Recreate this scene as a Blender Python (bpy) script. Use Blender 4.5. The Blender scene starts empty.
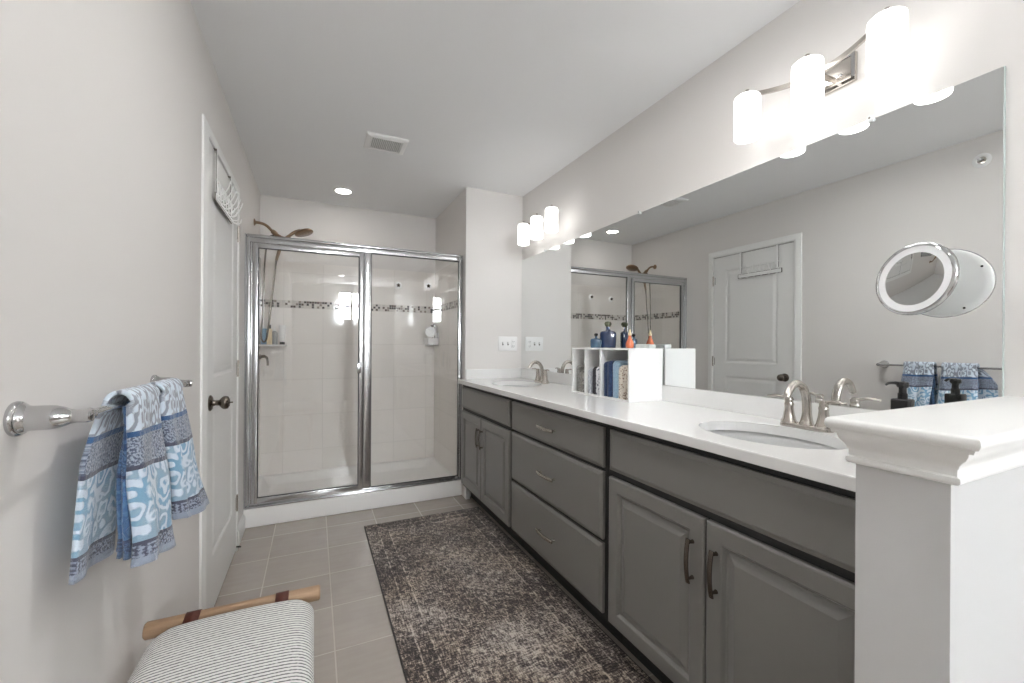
import bpy, bmesh, math, random
from mathutils import Vector, Matrix
from math import pi, sin, cos, radians
random.seed(7)
S = bpy.context.scene
COL = S.collection

# ---------------------------------------------------------------- camera, world, exposure, daylight
cam_d = bpy.data.cameras.new('camera')
cam = bpy.data.objects.new('camera', cam_d)
COL.objects.link(cam)
S.camera = cam
cam_d.sensor_fit = 'HORIZONTAL'
cam_d.sensor_width = 36.0
cam_d.lens = 417.8 / 1024 * 36.0
cam_d.shift_x = 0.0009
cam_d.shift_y = (345.06 - 341.5) / 1024
cam_d.clip_start = 0.02
cam.matrix_world = (Matrix.Translation((0.413, 0.0, 1.2))
                    @ Matrix.Rotation(radians(-25.205), 4, 'Z')
                    @ Matrix.Rotation(radians(90), 4, 'X')
                    @ Matrix.Rotation(radians(0.33), 4, 'Z'))

world = bpy.data.worlds.new('sky')
S.world = world
world.use_nodes = True
wn = world.node_tree.nodes
wn['Background'].inputs[0].default_value = (0.86, 0.93, 1.0, 1)
wn['Background'].inputs[1].default_value = 11.0

S.view_settings.view_transform = 'Standard'
S.view_settings.look = 'None'
S.view_settings.gamma = 1
S.view_settings.use_curve_mapping = False
S.view_settings.exposure = 2.38
S.cycles.max_bounces = 12
S.cycles.diffuse_bounces = 6
S.cycles.glossy_bounces = 6
S.cycles.transparent_max_bounces = 16
S.cycles.sample_clamp_indirect = 6

H = 2.44
W = 1.981
XP = 1.485      # side of the pier that closes the shower
YF = 3.12       # face of the pier
YB = 4.034      # back wall of the shower
YR = -3.00      # wall behind the camera
WIN = (0.83, 1.42, 1.68, 2.33)     # window in the wall behind: x0,x1,z0,z1
FAR_X = 1.841

def area_light(name, loc, rot, sx, sy, power, color=(1, 1, 1)):
    l = bpy.data.lights.new(name, 'AREA')
    l.shape = 'RECTANGLE'
    l.size, l.size_y = sx, sy
    l.energy = power
    l.color = color
    o = bpy.data.objects.new(name, l)
    o.location = loc
    o.rotation_euler = rot
    COL.objects.link(o)
    return o

# daylight arriving through the window behind the camera
area_light('window_daylight', ((WIN[0] + WIN[1]) / 2, YR - 0.16, (WIN[2] + WIN[3]) / 2), (radians(90), 0, 0),
           WIN[1] - WIN[0], WIN[3] - WIN[2], 17, (0.96, 0.98, 1.0))

# ---------------------------------------------------------------- materials
def lin(c):
    r = []
    for v in c[:3]:
        v = v / 255.0
        r.append(v / 12.92 if v <= 0.04045 else ((v + 0.055) / 1.055) ** 2.4)
    return (r[0], r[1], r[2], 1)

def mat(name, color, rough=0.5, metal=0.0, bump=None, spec=None, coat=0.0, sheen=0.0, vary=0.0, vary_scale=5.0):
    m = bpy.data.materials.new(name)
    m.use_nodes = True
    nt = m.node_tree
    b = nt.nodes['Principled BSDF']
    b.inputs['Base Color'].default_value = lin(color)
    b.inputs['Roughness'].default_value = rough
    b.inputs['Metallic'].default_value = metal
    if spec is not None: b.inputs['Specular IOR Level'].default_value = spec
    if coat: b.inputs['Coat Weight'].default_value = coat
    if sheen: b.inputs['Sheen Weight'].default_value = sheen
    tc = nt.nodes.new('ShaderNodeTexCoord')
    if vary:
        n = nt.nodes.new('ShaderNodeTexNoise'); n.inputs['Scale'].default_value = vary_scale
        n.inputs['Detail'].default_value = 4
        nt.links.new(tc.outputs['Object'], n.inputs['Vector'])
        mx = nt.nodes.new('ShaderNodeMix'); mx.data_type = 'RGBA'
        c = lin(color)
        mx.inputs[6].default_value = [v * (1 - vary) for v in c[:3]] + [1]
        mx.inputs[7].default_value = [min(1, v * (1 + vary)) for v in c[:3]] + [1]
        nt.links.new(n.outputs['Fac'], mx.inputs[0])
        nt.links.new(mx.outputs[2], b.inputs['Base Color'])
    if bump:
        n = nt.nodes.new('ShaderNodeTexNoise'); n.inputs['Scale'].default_value = bump[0]
        n.inputs['Detail'].default_value = 3
        nt.links.new(tc.outputs['Object'], n.inputs['Vector'])
        bp = nt.nodes.new('ShaderNodeBump'); bp.inputs['Strength'].default_value = bump[1]
        bp.inputs['Distance'].default_value = 0.002
        nt.links.new(n.outputs['Fac'], bp.inputs['Height'])
        nt.links.new(bp.outputs['Normal'], b.inputs['Normal'])
    return m

class NT:
    """small helper for node maths"""
    def __init__(s, m):
        s.t = m.node_tree; s.b = m.node_tree.nodes['Principled BSDF']
    def n(s, typ, **kw):
        x = s.t.nodes.new(typ)
        for k, v in kw.items(): setattr(x, k, v)
        return x
    def link(s, a, b): s.t.links.new(a, b)
    def val(s, x, sock):
        if isinstance(x, (int, float)): sock.default_value = x
        elif isinstance(x, (tuple, list)): sock.default_value = x
        else: s.link(x, sock)
    def m(s, op, a, b=0.0, c=None, clamp=False):
        x = s.n('ShaderNodeMath', operation=op, use_clamp=clamp)
        s.val(a, x.inputs[0]); s.val(b, x.inputs[1])
        if c is not None: s.val(c, x.inputs[2])
        return x.outputs[0]
    def mix(s, f, a, b):
        x = s.n('ShaderNodeMix', data_type='RGBA')
        s.val(f, x.inputs[0]); s.val(a, x.inputs[6]); s.val(b, x.inputs[7])
        return x.outputs[2]
    def sep(s, v):
        x = s.n('ShaderNodeSeparateXYZ'); s.link(v, x.inputs[0]); return x.outputs
    def comb(s, x_, y_, z_):
        x = s.n('ShaderNodeCombineXYZ')
        s.val(x_, x.inputs[0]); s.val(y_, x.inputs[1]); s.val(z_, x.inputs[2]); return x.outputs[0]
    def noise(s, vec, scale, detail=3, rough=0.5):
        x = s.n('ShaderNodeTexNoise'); s.link(vec, x.inputs['Vector'])
        x.inputs['Scale'].default_value = scale; x.inputs['Detail'].default_value = detail
        x.inputs['Roughness'].default_value = rough
        return x.outputs['Fac']
    def step(s, a, thr, soft=0.02):
        x = s.n('ShaderNodeMapRange', clamp=True)
        s.val(a, x.inputs[0]); x.inputs[1].default_value = thr - soft; x.inputs[2].default_value = thr + soft
        return x.outputs[0]

M = {}
M['wall'] = mat('wall_paint', (220, 217, 214), 0.75, bump=(420, 0.06))
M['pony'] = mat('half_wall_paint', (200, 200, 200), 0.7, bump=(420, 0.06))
M['ceiling'] = mat('ceiling_paint', (238, 239, 240), 0.85, bump=(420, 0.05))
M['trim'] = mat('white_trim_paint', (233, 233, 231), 0.35)
M['door'] = mat('white_door_paint', (228, 228, 226), 0.38)
M['vanity'] = mat('grey_cabinet_paint', (125, 123, 120), 0.28, bump=(300, 0.03))
M['vanity_shaded'] = mat('shaded_cabinet_paint', (34, 34, 34), 0.5)  # cabinet grey darkened: shade between and below the fronts is in the colour
M['quartz'] = mat('white_quartz', (232, 232, 231), 0.14, vary=0.02, vary_scale=60)
M['porcelain'] = mat('white_porcelain', (212, 213, 213), 0.08, coat=0.5)
M['acrylic'] = mat('white_acrylic', (236, 235, 233), 0.22)
M['chrome'] = mat('chrome', (196, 196, 197), 0.07, 1.0)
M['frame'] = mat('bright_aluminium', (205, 206, 208), 0.20, 1.0)
M['nickel'] = mat('brushed_nickel', (192, 186, 179), 0.26, 1.0)
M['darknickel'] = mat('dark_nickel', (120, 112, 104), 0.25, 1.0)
M['bronze'] = mat('brushed_bronze_nickel', (140, 118, 96), 0.28, 1.0)
M['plastic'] = mat('white_plastic', (236, 236, 235), 0.35)
M['greyslot'] = mat('grey_slot', (120, 120, 118), 0.5)
M['black'] = mat('black_plastic', (16, 16, 18), 0.22)
M['laminate'] = mat('white_laminate', (236, 236, 235), 0.42)
M['gasket_gap_shade'] = mat('dark_gasket_gap_shade', (30, 30, 32), 0.5)  # shower gaskets, and painted shade in the gap round the door
M['mirror'] = mat('silver_mirror', (238, 240, 240), 0.0, 1.0)
M['glassedge'] = mat('mirror_edge', (190, 200, 198), 0.2)
M['leather'] = mat('brown_leather', (80, 34, 21), 0.5, bump=(200, 0.2))
M['clearplastic'] = mat('clear_clip', (225, 228, 228), 0.1)
M['bluebottle'] = mat('blue_glass', (20, 42, 78), 0.08, coat=0.6, vary=0.35, vary_scale=25)
M['slateblue'] = mat('slate_blue_glass', (52, 76, 98), 0.10, coat=0.6, vary=0.4, vary_scale=40)
M['greenstop'] = mat('green_stopper', (62, 66, 44), 0.4, bump=(150, 0.5))
M['orange'] = mat('orange_glass', (206, 112, 78), 0.12, coat=0.5, vary=0.35, vary_scale=50)
M['bottleblue'] = mat('blue_bottle_plastic', (128, 162, 190), 0.3)
M['bottlegrey'] = mat('grey_bottle_plastic', (158, 160, 160), 0.25)
M['cream'] = mat('cream_plastic', (222, 205, 170), 0.4)
M['towelblue'] = None

def thin_glass(name, tint=(0.99, 0.992, 0.99), refl=1.0):
    m = bpy.data.materials.new(name); m.use_nodes = True
    t = m.node_tree
    for n in list(t.nodes): t.nodes.remove(n)
    out = t.nodes.new('ShaderNodeOutputMaterial')
    tr = t.nodes.new('ShaderNodeBsdfTransparent'); tr.inputs[0].default_value = (*tint, 1)
    gl = t.nodes.new('ShaderNodeBsdfGlossy'); gl.inputs['Roughness'].default_value = 0.0
    gl.inputs[0].default_value = (1, 1, 1, 1)
    ge = t.nodes.new('ShaderNodeNewGeometry')
    dt = t.nodes.new('ShaderNodeVectorMath'); dt.operation = 'DOT_PRODUCT'
    t.links.new(ge.outputs['Incoming'], dt.inputs[0]); t.links.new(ge.outputs['Normal'], dt.inputs[1])
    def mth(op, a, b=0.0):
        x = t.nodes.new('ShaderNodeMath'); x.operation = op
        for k, v in ((0, a), (1, b)):
            if isinstance(v, float): x.inputs[k].default_value = v
            else: t.links.new(v, x.inputs[k])
        return x.outputs[0]
    f = mth('POWER', mth('SUBTRACT', 1.0, mth('ABSOLUTE', dt.outputs['Value'])), 5.0)
    f = mth('ADD', mth('MULTIPLY', f, 0.9), 0.04 * refl)
    mx = t.nodes.new('ShaderNodeMixShader')
    t.links.new(f, mx.inputs[0])
    t.links.new(tr.outputs[0], mx.inputs[1]); t.links.new(gl.outputs[0], mx.inputs[2])
    t.links.new(mx.outputs[0], out.inputs[0])
    return m
M['glass'] = thin_glass('clear_glass')

def emis(name, color, strength):
    m = bpy.data.materials.new(name); m.use_nodes = True
    b = m.node_tree.nodes['Principled BSDF']
    b.inputs['Base Color'].default_value = (0.9, 0.9, 0.9, 1)
    b.inputs['Roughness'].default_value = 0.3
    b.inputs['Emission Color'].default_value = (*color, 1)
    b.inputs['Emission Strength'].default_value = strength
    return m
M['shade'] = emis('lit_opal_glass', (1.0, 0.99, 0.97), 0.66)
M['bulb'] = emis('lit_shade_inside', (1.0, 0.995, 0.98), 4.0)
M['room_fill'] = emis('lit_added_fill', (1.0, 0.99, 0.975), 62.0)  # lens of the fill light added over the middle of the room
M['downlight'] = emis('lit_downlight', (1.0, 0.95, 0.88), 8.5)
M['ringlight'] = mat('frosted_ring', (240, 241, 243), 0.5)

# floor: 12 inch grey porcelain tiles laid in a straight grid
def floor_mat():
    m = mat('grey_floor_tile', (150, 144, 138), 0.35); g = NT(m)
    tc = g.n('ShaderNodeTexCoord'); x, y, z = g.sep(tc.outputs['Object'])
    ux = g.m('DIVIDE', g.m('SUBTRACT', x, 0.187), 0.305); uy = g.m('DIVIDE', g.m('SUBTRACT', y, 1.768), 0.305)
    fx = g.m('FRACT', ux); fy = g.m('FRACT', uy)
    ax = g.m('MINIMUM', fx, g.m('SUBTRACT', 1.0, fx)); ay = g.m('MINIMUM', fy, g.m('SUBTRACT', 1.0, fy))
    d = g.m('MINIMUM', ax, ay)
    grout = g.m('SUBTRACT', 1.0, g.step(d, 0.0075, 0.002))
    wn_ = g.n('ShaderNodeTexWhiteNoise'); wn_.noise_dimensions = '2D'
    g.link(g.comb(g.m('FLOOR', ux), g.m('FLOOR', uy), 0.0), wn_.inputs[0])
    n = g.noise(tc.outputs['Object'], 6, 6, 0.6)
    st = g.noise(g.comb(g.m('MULTIPLY', x, 3.0), g.m('MULTIPLY', y, 40.0), 0.0), 1.0, 4)
    f = g.m('ADD', g.m('MULTIPLY', n, 0.5), g.m('ADD', g.m('MULTIPLY', st, 0.3), g.m('MULTIPLY', wn_.outputs[0], 0.25)))
    c = g.mix(f, lin((148, 140, 132)), lin((190, 182, 174)))
    c = g.mix(grout, c, lin((190, 182, 174)))
    g.link(c, g.b.inputs['Base Color'])
    bp = g.n('ShaderNodeBump'); bp.inputs['Strength'].default_value = 0.35; bp.inputs['Distance'].default_value = 0.002
    g.link(g.m('SUBTRACT', g.m('MULTIPLY', n, 0.15), grout), bp.inputs['Height'])
    g.link(bp.outputs[0], g.b.inputs['Normal'])
    g.link(g.m('ADD', 0.26, g.m('MULTIPLY', grout, 0.4)), g.b.inputs['Roughness'])
    return m
M['floor'] = floor_mat()

# shower tile: large glossy white tiles, thin joints, a mosaic band
def tile_mat(name, axis):
    m = mat(name, (226, 222, 216), 0.07, spec=0.3); g = NT(m)
    tc = g.n('ShaderNodeTexCoord'); x, y, z = g.sep(tc.outputs['Object'])
    h = x if axis == 'x' else y
    ux = g.m('DIVIDE', g.m('ADD', h, 0.13), 0.305); uz = g.m('DIVIDE', g.m('ADD', z, 0.02), 0.305)
    fx = g.m('FRACT', ux); fz = g.m('FRACT', uz)
    ax = g.m('MINIMUM', fx, g.m('SUBTRACT', 1.0, fx)); az = g.m('MINIMUM', fz, g.m('SUBTRACT', 1.0, fz))
    joint = g.m('SUBTRACT', 1.0, g.step(g.m('MINIMUM', ax, az), 0.006, 0.002))
    wn0 = g.n('ShaderNodeTexWhiteNoise'); wn0.noise_dimensions = '2D'
    g.link(g.comb(g.m('FLOOR', ux), g.m('FLOOR', uz), 0.0), wn0.inputs[0])
    base = g.mix(wn0.outputs[0], lin((232, 228, 223)), lin((238, 234, 230)))
    base = g.mix(joint, base, lin((218, 214, 209)))
    # mosaic band z 1.505 .. 1.565
    cell = 0.0205
    mx_ = g.m('DIVIDE', h, cell); mz = g.m('DIVIDE', g.m('SUBTRACT', z, 1.508), cell)
    wn1 = g.n('ShaderNodeTexWhiteNoise'); wn1.noise_dimensions = '2D'
    g.link(g.comb(g.m('FLOOR', mx_), g.m('FLOOR', mz), 3.0), wn1.inputs[0])
    cr = g.n('ShaderNodeValToRGB'); cr.color_ramp.interpolation = 'CONSTANT'
    e = cr.color_ramp.elements
    e[0].position = 0; e[0].color = lin((214, 210, 204))
    e[1].position = 0.34; e[1].color = lin((34, 28, 30))
    for p, c in ((0.58, (140, 130, 122)), (0.70, (70, 52, 44)), (0.86, (200, 196, 192))):
        q = e.new(p); q.color = lin(c)
    g.link(wn1.outputs[0], cr.inputs[0])
    mfx = g.m('FRACT', mx_); mfz = g.m('FRACT', mz)
    ma = g.m('MINIMUM', g.m('MINIMUM', mfx, g.m('SUBTRACT', 1.0, mfx)), g.m('MINIMUM', mfz, g.m('SUBTRACT', 1.0, mfz)))
    mj = g.m('SUBTRACT', 1.0, g.step(ma, 0.07, 0.02))
    mos = g.mix(mj, cr.outputs[0], lin((205, 200, 194)))
    inb = g.m('MULTIPLY', g.m('GREATER_THAN', z, 1.508), g.m('LESS_THAN', z, 1.570))
    c = g.mix(inb, base, mos)
    g.link(c, g.b.inputs['Base Color'])
    bp = g.n('ShaderNodeBump'); bp.inputs['Strength'].default_value = 0.4; bp.inputs['Distance'].default_value = 0.0015
    g.link(g.m('SUBTRACT', 1.0, g.m('ADD', joint, g.m('MULTIPLY', inb, mj))), bp.inputs['Height'])
    g.link(bp.outputs[0], g.b.inputs['Normal'])
    return m
M['tile_x'] = tile_mat('shower_tile_back', 'x')
M['tile_y'] = tile_mat('shower_tile_side', 'y')

def rug_mat():
    m = mat('distressed_rug', (100, 90, 84), 0.95, sheen=0.2); g = NT(m)
    tc = g.n('ShaderNodeTexCoord'); x, y, z = g.sep(tc.outputs['Object'])
    a = g.noise(g.comb(g.m('MULTIPLY', x, 150.0), g.m('MULTIPLY', y, 34.0), 0.0), 1.0, 3, 0.6)
    b_ = g.noise(g.comb(g.m('MULTIPLY', x, 34.0), g.m('MULTIPLY', y, 150.0), 5.0), 1.0, 3, 0.6)
    fine = g.noise(tc.outputs['Object'], 230, 2)
    med = g.noise(tc.outputs['Object'], 22, 4, 0.6)
    big = g.noise(tc.outputs['Object'], 2.6, 3)
    mot = g.n('ShaderNodeTexVoronoi'); mot.feature = 'DISTANCE_TO_EDGE'; mot.inputs['Scale'].default_value = 17
    nv = g.n('ShaderNodeTexNoise'); nv.inputs['Scale'].default_value = 9
    g.link(tc.outputs['Object'], nv.inputs['Vector'])
    va = g.n('ShaderNodeVectorMath', operation='ADD'); g.link(tc.outputs['Object'], va.inputs[0])
    vs = g.n('ShaderNodeVectorMath', operation='SCALE'); g.link(nv.outputs['Color'], vs.inputs[0]); vs.inputs[3].default_value = 0.12
    g.link(vs.outputs[0], va.inputs[1]); g.link(va.outputs[0], mot.inputs['Vector'])
    s = g.m('ADD', g.m('MULTIPLY', a, 1.7), g.m('MULTIPLY', b_, 1.7))
    s = g.m('ADD', s, g.m('MULTIPLY', fine, 1.0))
    s = g.m('ADD', s, g.m('MULTIPLY', med, 0.55))
    s = g.m('ADD', s, g.m('MULTIPLY', g.step(mot.outputs['Distance'], 0.10, 0.08), -0.16))
    s = g.m('ADD', s, g.m('MULTIPLY', big, 1.1))
    # faded border lines
    cx_, cy_ = 0.40, 1.22
    dx = g.m('SUBTRACT', cx_, g.m('ABSOLUTE', x)); dy = g.m('SUBTRACT', cy_, g.m('ABSOLUTE', y))
    de = g.m('MINIMUM', dx, dy)
    line = 0.0
    for p in (0.075, 0.135):
        l = g.m('SUBTRACT', 1.0, g.step(g.m('ABSOLUTE', g.m('SUBTRACT', de, p)), 0.0032, 0.002))
        line = l if isinstance(line, float) else g.m('MAXIMUM', line, l)
    s = g.m('ADD', s, g.m('MULTIPLY', g.m('MULTIPLY', line, g.step(med, 0.45, 0.1)), 0.42))
    s = g.m('ADD', s, g.m('MULTIPLY', g.step(de, 0.135, 0.004), 0.08))
    mr = g.n('ShaderNodeMapRange', clamp=True); g.link(s, mr.inputs[0])
    mr.inputs[1].default_value = 2.66; mr.inputs[2].default_value = 3.44
    cr = g.n('ShaderNodeValToRGB'); e = cr.color_ramp.elements
    e[0].position = 0.0; e[0].color = lin((40, 34, 33))
    e[1].position = 1.0; e[1].color = lin((206, 196, 182))
    q = e.new(0.32); q.color = lin((80, 70, 66))
    q = e.new(0.55); q.color = lin((132, 120, 111))
    g.link(mr.outputs[0], cr.inputs[0])
    tint = g.mix(g.step(g.noise(tc.outputs['Object'], 3.5, 2), 0.5, 0.12), (1.03, 0.99, 0.94, 1), (0.97, 0.98, 1.02, 1))
    mm = g.n('ShaderNodeMix', data_type='RGBA', blend_type='MULTIPLY'); mm.inputs[0].default_value = 1
    g.link(cr.outputs[0], mm.inputs[6]); g.link(tint, mm.inputs[7])
    edge = g.m('LESS_THAN', de, 0.006)
    g.link(g.mix(edge, mm.outputs[2], lin((52, 46, 44))), g.b.inputs['Base Color'])
    bp = g.n('ShaderNodeBump'); bp.inputs['Strength'].default_value = 0.6; bp.inputs['Distance'].default_value = 0.003
    g.link(s, bp.inputs['Height']); g.link(bp.outputs[0], g.b.inputs['Normal'])
    return m
M['rug'] = rug_mat()

def wood_mat():
    m = mat('light_wood', (188, 150, 110), 0.5); g = NT(m)
    tc = g.n('ShaderNodeTexCoord'); x, y, z = g.sep(tc.outputs['Object'])
    n = g.noise(g.comb(g.m('MULTIPLY', x, 6.0), g.m('MULTIPLY', y, 60.0), g.m('MULTIPLY', z, 60.0)), 1.0, 5, 0.6)
    g.link(g.mix(g.step(n, 0.5, 0.25), lin((134, 106, 82)), lin((180, 150, 120))), g.b.inputs['Base Color'])
    return m
M['wood'] = wood_mat()

def stripe_mat():
    m = mat('striped_upholstery', (220, 218, 214), 0.9, sheen=0.2); g = NT(m)
    tc = g.n('ShaderNodeTexCoord'); u = g.sep(tc.outputs['UV'])
    n = g.noise(tc.outputs['Object'], 160, 2); n2 = g.noise(tc.outputs['Object'], 18, 2)
    v = g.m('ADD', g.m('MULTIPLY', u[1], 1.0), g.m('MULTIPLY', g.m('SUBTRACT', n2, 0.5), 0.003))
    w = g.m('FRACT', g.m('DIVIDE', v, 0.0098))
    tri = g.m('ABSOLUTE', g.m('SUBTRACT', w, 0.5))
    thr = g.m('ADD', 0.22, g.m('MULTIPLY', g.m('SUBTRACT', n, 0.5), 0.35))
    f = g.m('MULTIPLY', g.m('SUBTRACT', thr, tri), 9.0, clamp=True)
    g.link(g.mix(f, lin((226, 225, 221)), lin((96, 96, 98))), g.b.inputs['Base Color'])
    bp = g.n('ShaderNodeBump'); bp.inputs['Strength'].default_value = 0.5; bp.inputs['Distance'].default_value = 0.002
    g.link(g.m('ADD', g.m('MULTIPLY', f, -1.0), n), bp.inputs['Height']); g.link(bp.outputs[0], g.b.inputs['Normal'])
    return m
M['stripe'] = stripe_mat()

# jacquard hand towel: UV.x metres across, UV.y fraction down the fall
def towel_mat(name, inverse=False, side='front'):
    m = mat(name, (170, 190, 205), 0.95, sheen=0.35); g = NT(m)
    tc = g.n('ShaderNodeTexCoord'); u = g.sep(tc.outputs['UV'])
    U, V = u[0], u[1]
    vec = g.comb(g.m('MULTIPLY', U, 1.4), g.m('MULTIPLY', V, 0.33), 0.0)
    nz = g.n('ShaderNodeTexNoise'); nz.inputs['Scale'].default_value = 16; nz.inputs['Detail'].default_value = 1
    g.link(vec, nz.inputs['Vector'])
    sc = g.n('ShaderNodeVectorMath', operation='SCALE'); g.link(nz.outputs['Color'], sc.inputs[0]); sc.inputs[3].default_value = 0.035
    ad = g.n('ShaderNodeVectorMath', operation='ADD'); g.link(vec, ad.inputs[0]); g.link(sc.outputs[0], ad.inputs[1])
    vo = g.n('ShaderNodeTexVoronoi'); vo.inputs['Scale'].default_value = 24; vo.inputs['Randomness'].default_value = 0.35
    g.link(ad.outputs[0], vo.inputs['Vector'])
    fuzz = g.m('MULTIPLY', g.m('SUBTRACT', g.noise(vec, 260, 2), 0.5), 0.35)
    ns = g.noise(vec, 24, 1.0, 0.4)
    w1 = g.m('ABSOLUTE', g.m('SUBTRACT', g.m('FRACT', g.m('MULTIPLY', ns, 5.0)), 0.5))
    scroll = g.step(g.m('ADD', w1, g.m('MULTIPLY', fuzz, 0.4)), 0.27, 0.06)
    dots = g.m('SUBTRACT', 1.0, g.step(g.m('ADD', vo.outputs['Distance'], g.m('MULTIPLY', fuzz, 0.3)), 0.24, 0.05))
    holes = g.m('SUBTRACT', 1.0, g.step(vo.outputs['Distance'], 0.13, 0.03))
    mot = g.m('MULTIPLY', g.m('MAXIMUM', scroll, dots), g.m('SUBTRACT', 1.0, holes))
    speck = g.step(g.noise(vec, 210, 2), 0.5, 0.06)
    big = g.step(g.noise(vec, 11, 1), 0.5, 0.03)
    white = lin((206, 218, 230)); taupe = lin((142, 148, 160)); light = lin((122, 164, 194)); grey = lin((146, 172, 192))
    navy = lin((44, 86, 132)); spd = lin((84, 92, 112)); spl = lin((156, 166, 182)); dk = lin((74, 78, 96)); hem = lin((150, 160, 178))
    if inverse:
        white = lin((70, 104, 146)); taupe = lin((50, 78, 116)); light = lin((84, 122, 160)); grey = lin((72, 104, 142))
        spd = lin((58, 84, 120)); spl = lin((86, 116, 152)); hem = lin((84, 108, 140)); navy = lin((44, 74, 114)); dk = lin((52, 66, 96))
    topc = g.mix(mot, taupe, white)
    band = g.mix(speck, spd, spl)
    body = g.mix(mot, g.mix(big, light, grey), white)
    hemc = g.mix(speck, dk, hem)
    c = topc
    c = g.mix(g.m('GREATER_THAN', V, 0.255), c, navy)
    c = g.mix(g.m('GREATER_THAN', V, 0.285), c, band)
    c = g.mix(g.m('GREATER_THAN', V, 0.445), c, dk)
    c = g.mix(g.m('GREATER_THAN', V, 0.470), c, body)
    c = g.mix(g.m('GREATER_THAN', V, 0.865), c, dk)
    c = g.mix(g.m('GREATER_THAN', V, 0.885), c, hemc)
    c = g.mix(g.m('GREATER_THAN', V, 0.955), c, hem)
    g.link(c, g.b.inputs['Base Color'])
    pile = g.noise(tc.outputs['Object'], 480, 2)
    bp = g.n('ShaderNodeBump'); bp.inputs['Strength'].default_value = 0.9; bp.inputs['Distance'].default_value = 0.002
    g.link(g.m('ADD', pile, g.m('MULTIPLY', mot, 0.7)), bp.inputs['Height']); g.link(bp.outputs[0], g.b.inputs['Normal'])
    return m
M['towel'] = towel_mat('jacquard_towel')
M['towelin'] = towel_mat('jacquard_towel_reverse', True)

def cloth_mat(name, c1, c2, scale=120, thr=0.5):
    m = mat(name, c1, 0.95, sheen=0.3); g = NT(m)
    tc = g.n('ShaderNodeTexCoord')
    vo = g.n('ShaderNodeTexVoronoi'); vo.inputs['Scale'].default_value = scale; g.link(tc.outputs['Object'], vo.inputs['Vector'])
    g.link(g.mix(g.step(vo.outputs['Distance'], thr, 0.1), lin(c1), lin(c2)), g.b.inputs['Base Color'])
    bp = g.n('ShaderNodeBump'); bp.inputs['Strength'].default_value = 0.6; bp.inputs['Distance'].default_value = 0.002
    g.link(g.noise(tc.outputs['Object'], 400, 2), bp.inputs['Height']); g.link(bp.outputs[0], g.b.inputs['Normal'])
    return m

# ---------------------------------------------------------------- mesh helpers
def box(bm, x0, x1, y0, y1, z0, z1, bev=0.0, seg=2):
    n0 = len(bm.verts)
    vs = [bm.verts.new(p) for p in ((x0, y0, z0), (x1, y0, z0), (x1, y1, z0), (x0, y1, z0), (x0, y0, z1), (x1, y0, z1), (x1, y1, z1), (x0, y1, z1))]
    fs = [bm.faces.new([vs[i] for i in f]) for f in ((0, 3, 2, 1), (4, 5, 6, 7), (0, 1, 5, 4), (1, 2, 6, 5), (2, 3, 7, 6), (3, 0, 4, 7))]
    if bev > 0:
        es = list({e for f in fs for e in f.edges})
        bmesh.ops.bevel(bm, geom=es, offset=bev, segments=seg, affect='EDGES', profile=0.5)
    return bm

def B(*a, **k): return box(bmesh.new(), *a, **k)

def frame_axes(d):
    d = d.normalized()
    up = Vector((0, 0, 1)) if abs(d.z) < 0.9 else Vector((1, 0, 0))
    s = d.cross(up).normalized(); t = s.cross(d).normalized()
    return s, t

def tube(bm, pts, rad, n=14, caps=True, flat=1.0, sq=False):
    """tube through pts; rad a number or a list; flat squashes the second axis"""
    pts = [Vector(p) for p in pts]
    if isinstance(rad, (int, float)): rad = [rad] * len(pts)
    rings = []
    s = t = None
    for i, p in enumerate(pts):
        d = (pts[min(i + 1, len(pts) - 1)] - pts[max(i - 1, 0)])
        if s is None: s, t = frame_axes(d)
        else:
            d = d.normalized(); s = (s - d * s.dot(d)).normalized(); t = s.cross(d).normalized() * (1 if True else 1)
        ring = []
        for k in range(n):
            a = 2 * pi * k / n
            ca, sa = cos(a), sin(a)
            if sq:
                mx = max(abs(ca), abs(sa)) ** 0.7; ca /= mx; sa /= mx
            ring.append(bm.verts.new(p + s * (ca * rad[i]) + t * (sa * rad[i] * flat)))
        rings.append(ring)
    for a, b in zip(rings, rings[1:]):
        for k in range(n): bm.faces.new((a[k], a[(k + 1) % n], b[(k + 1) % n], b[k]))
    if caps:
        bm.faces.new(rings[0][::-1]); bm.faces.new(rings[-1])
    return bm

def smooth_path(pts, n=6):
    """Catmull-Rom through pts"""
    P = [Vector(p) for p in pts]
    P = [P[0] * 2 - P[1]] + P + [P[-1] * 2 - P[-2]]
    out = []
    for i in range(1, len(P) - 2):
        for k in range(n):
            t = k / n
            a, b, c, d = P[i - 1], P[i], P[i + 1], P[i + 2]
            out.append(0.5 * ((2 * b) + (c - a) * t + (2 * a - 5 * b + 4 * c - d) * t * t + (3 * b - a - 3 * c + d) * t ** 3))
    out.append(P[-2])
    return out

def lathe(bm, prof, mtx=None, n=28, sy=1.0):
    """prof: (r, h) turned about local Z then placed by mtx"""
    mtx = mtx or Matrix()
    rings = []
    for r, h in prof:
        if r < 1e-6: rings.append([bm.verts.new(mtx @ Vector((0, 0, h)))])
        else: rings.append([bm.verts.new(mtx @ Vector((r * cos(2 * pi * k / n), r * sy * sin(2 * pi * k / n), h))) for k in range(n)])
    for a, b in zip(rings, rings[1:]):
        if len(a) == 1 and len(b) == 1: continue
        for k in range(n):
            k2 = (k + 1) % n
            if len(a) == 1: bm.faces.new((a[0], b[k2], b[k]))
            elif len(b) == 1: bm.faces.new((a[k], a[k2], b[0]))
            else: bm.faces.new((a[k], a[k2], b[k2], b[k]))
    return bm

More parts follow.
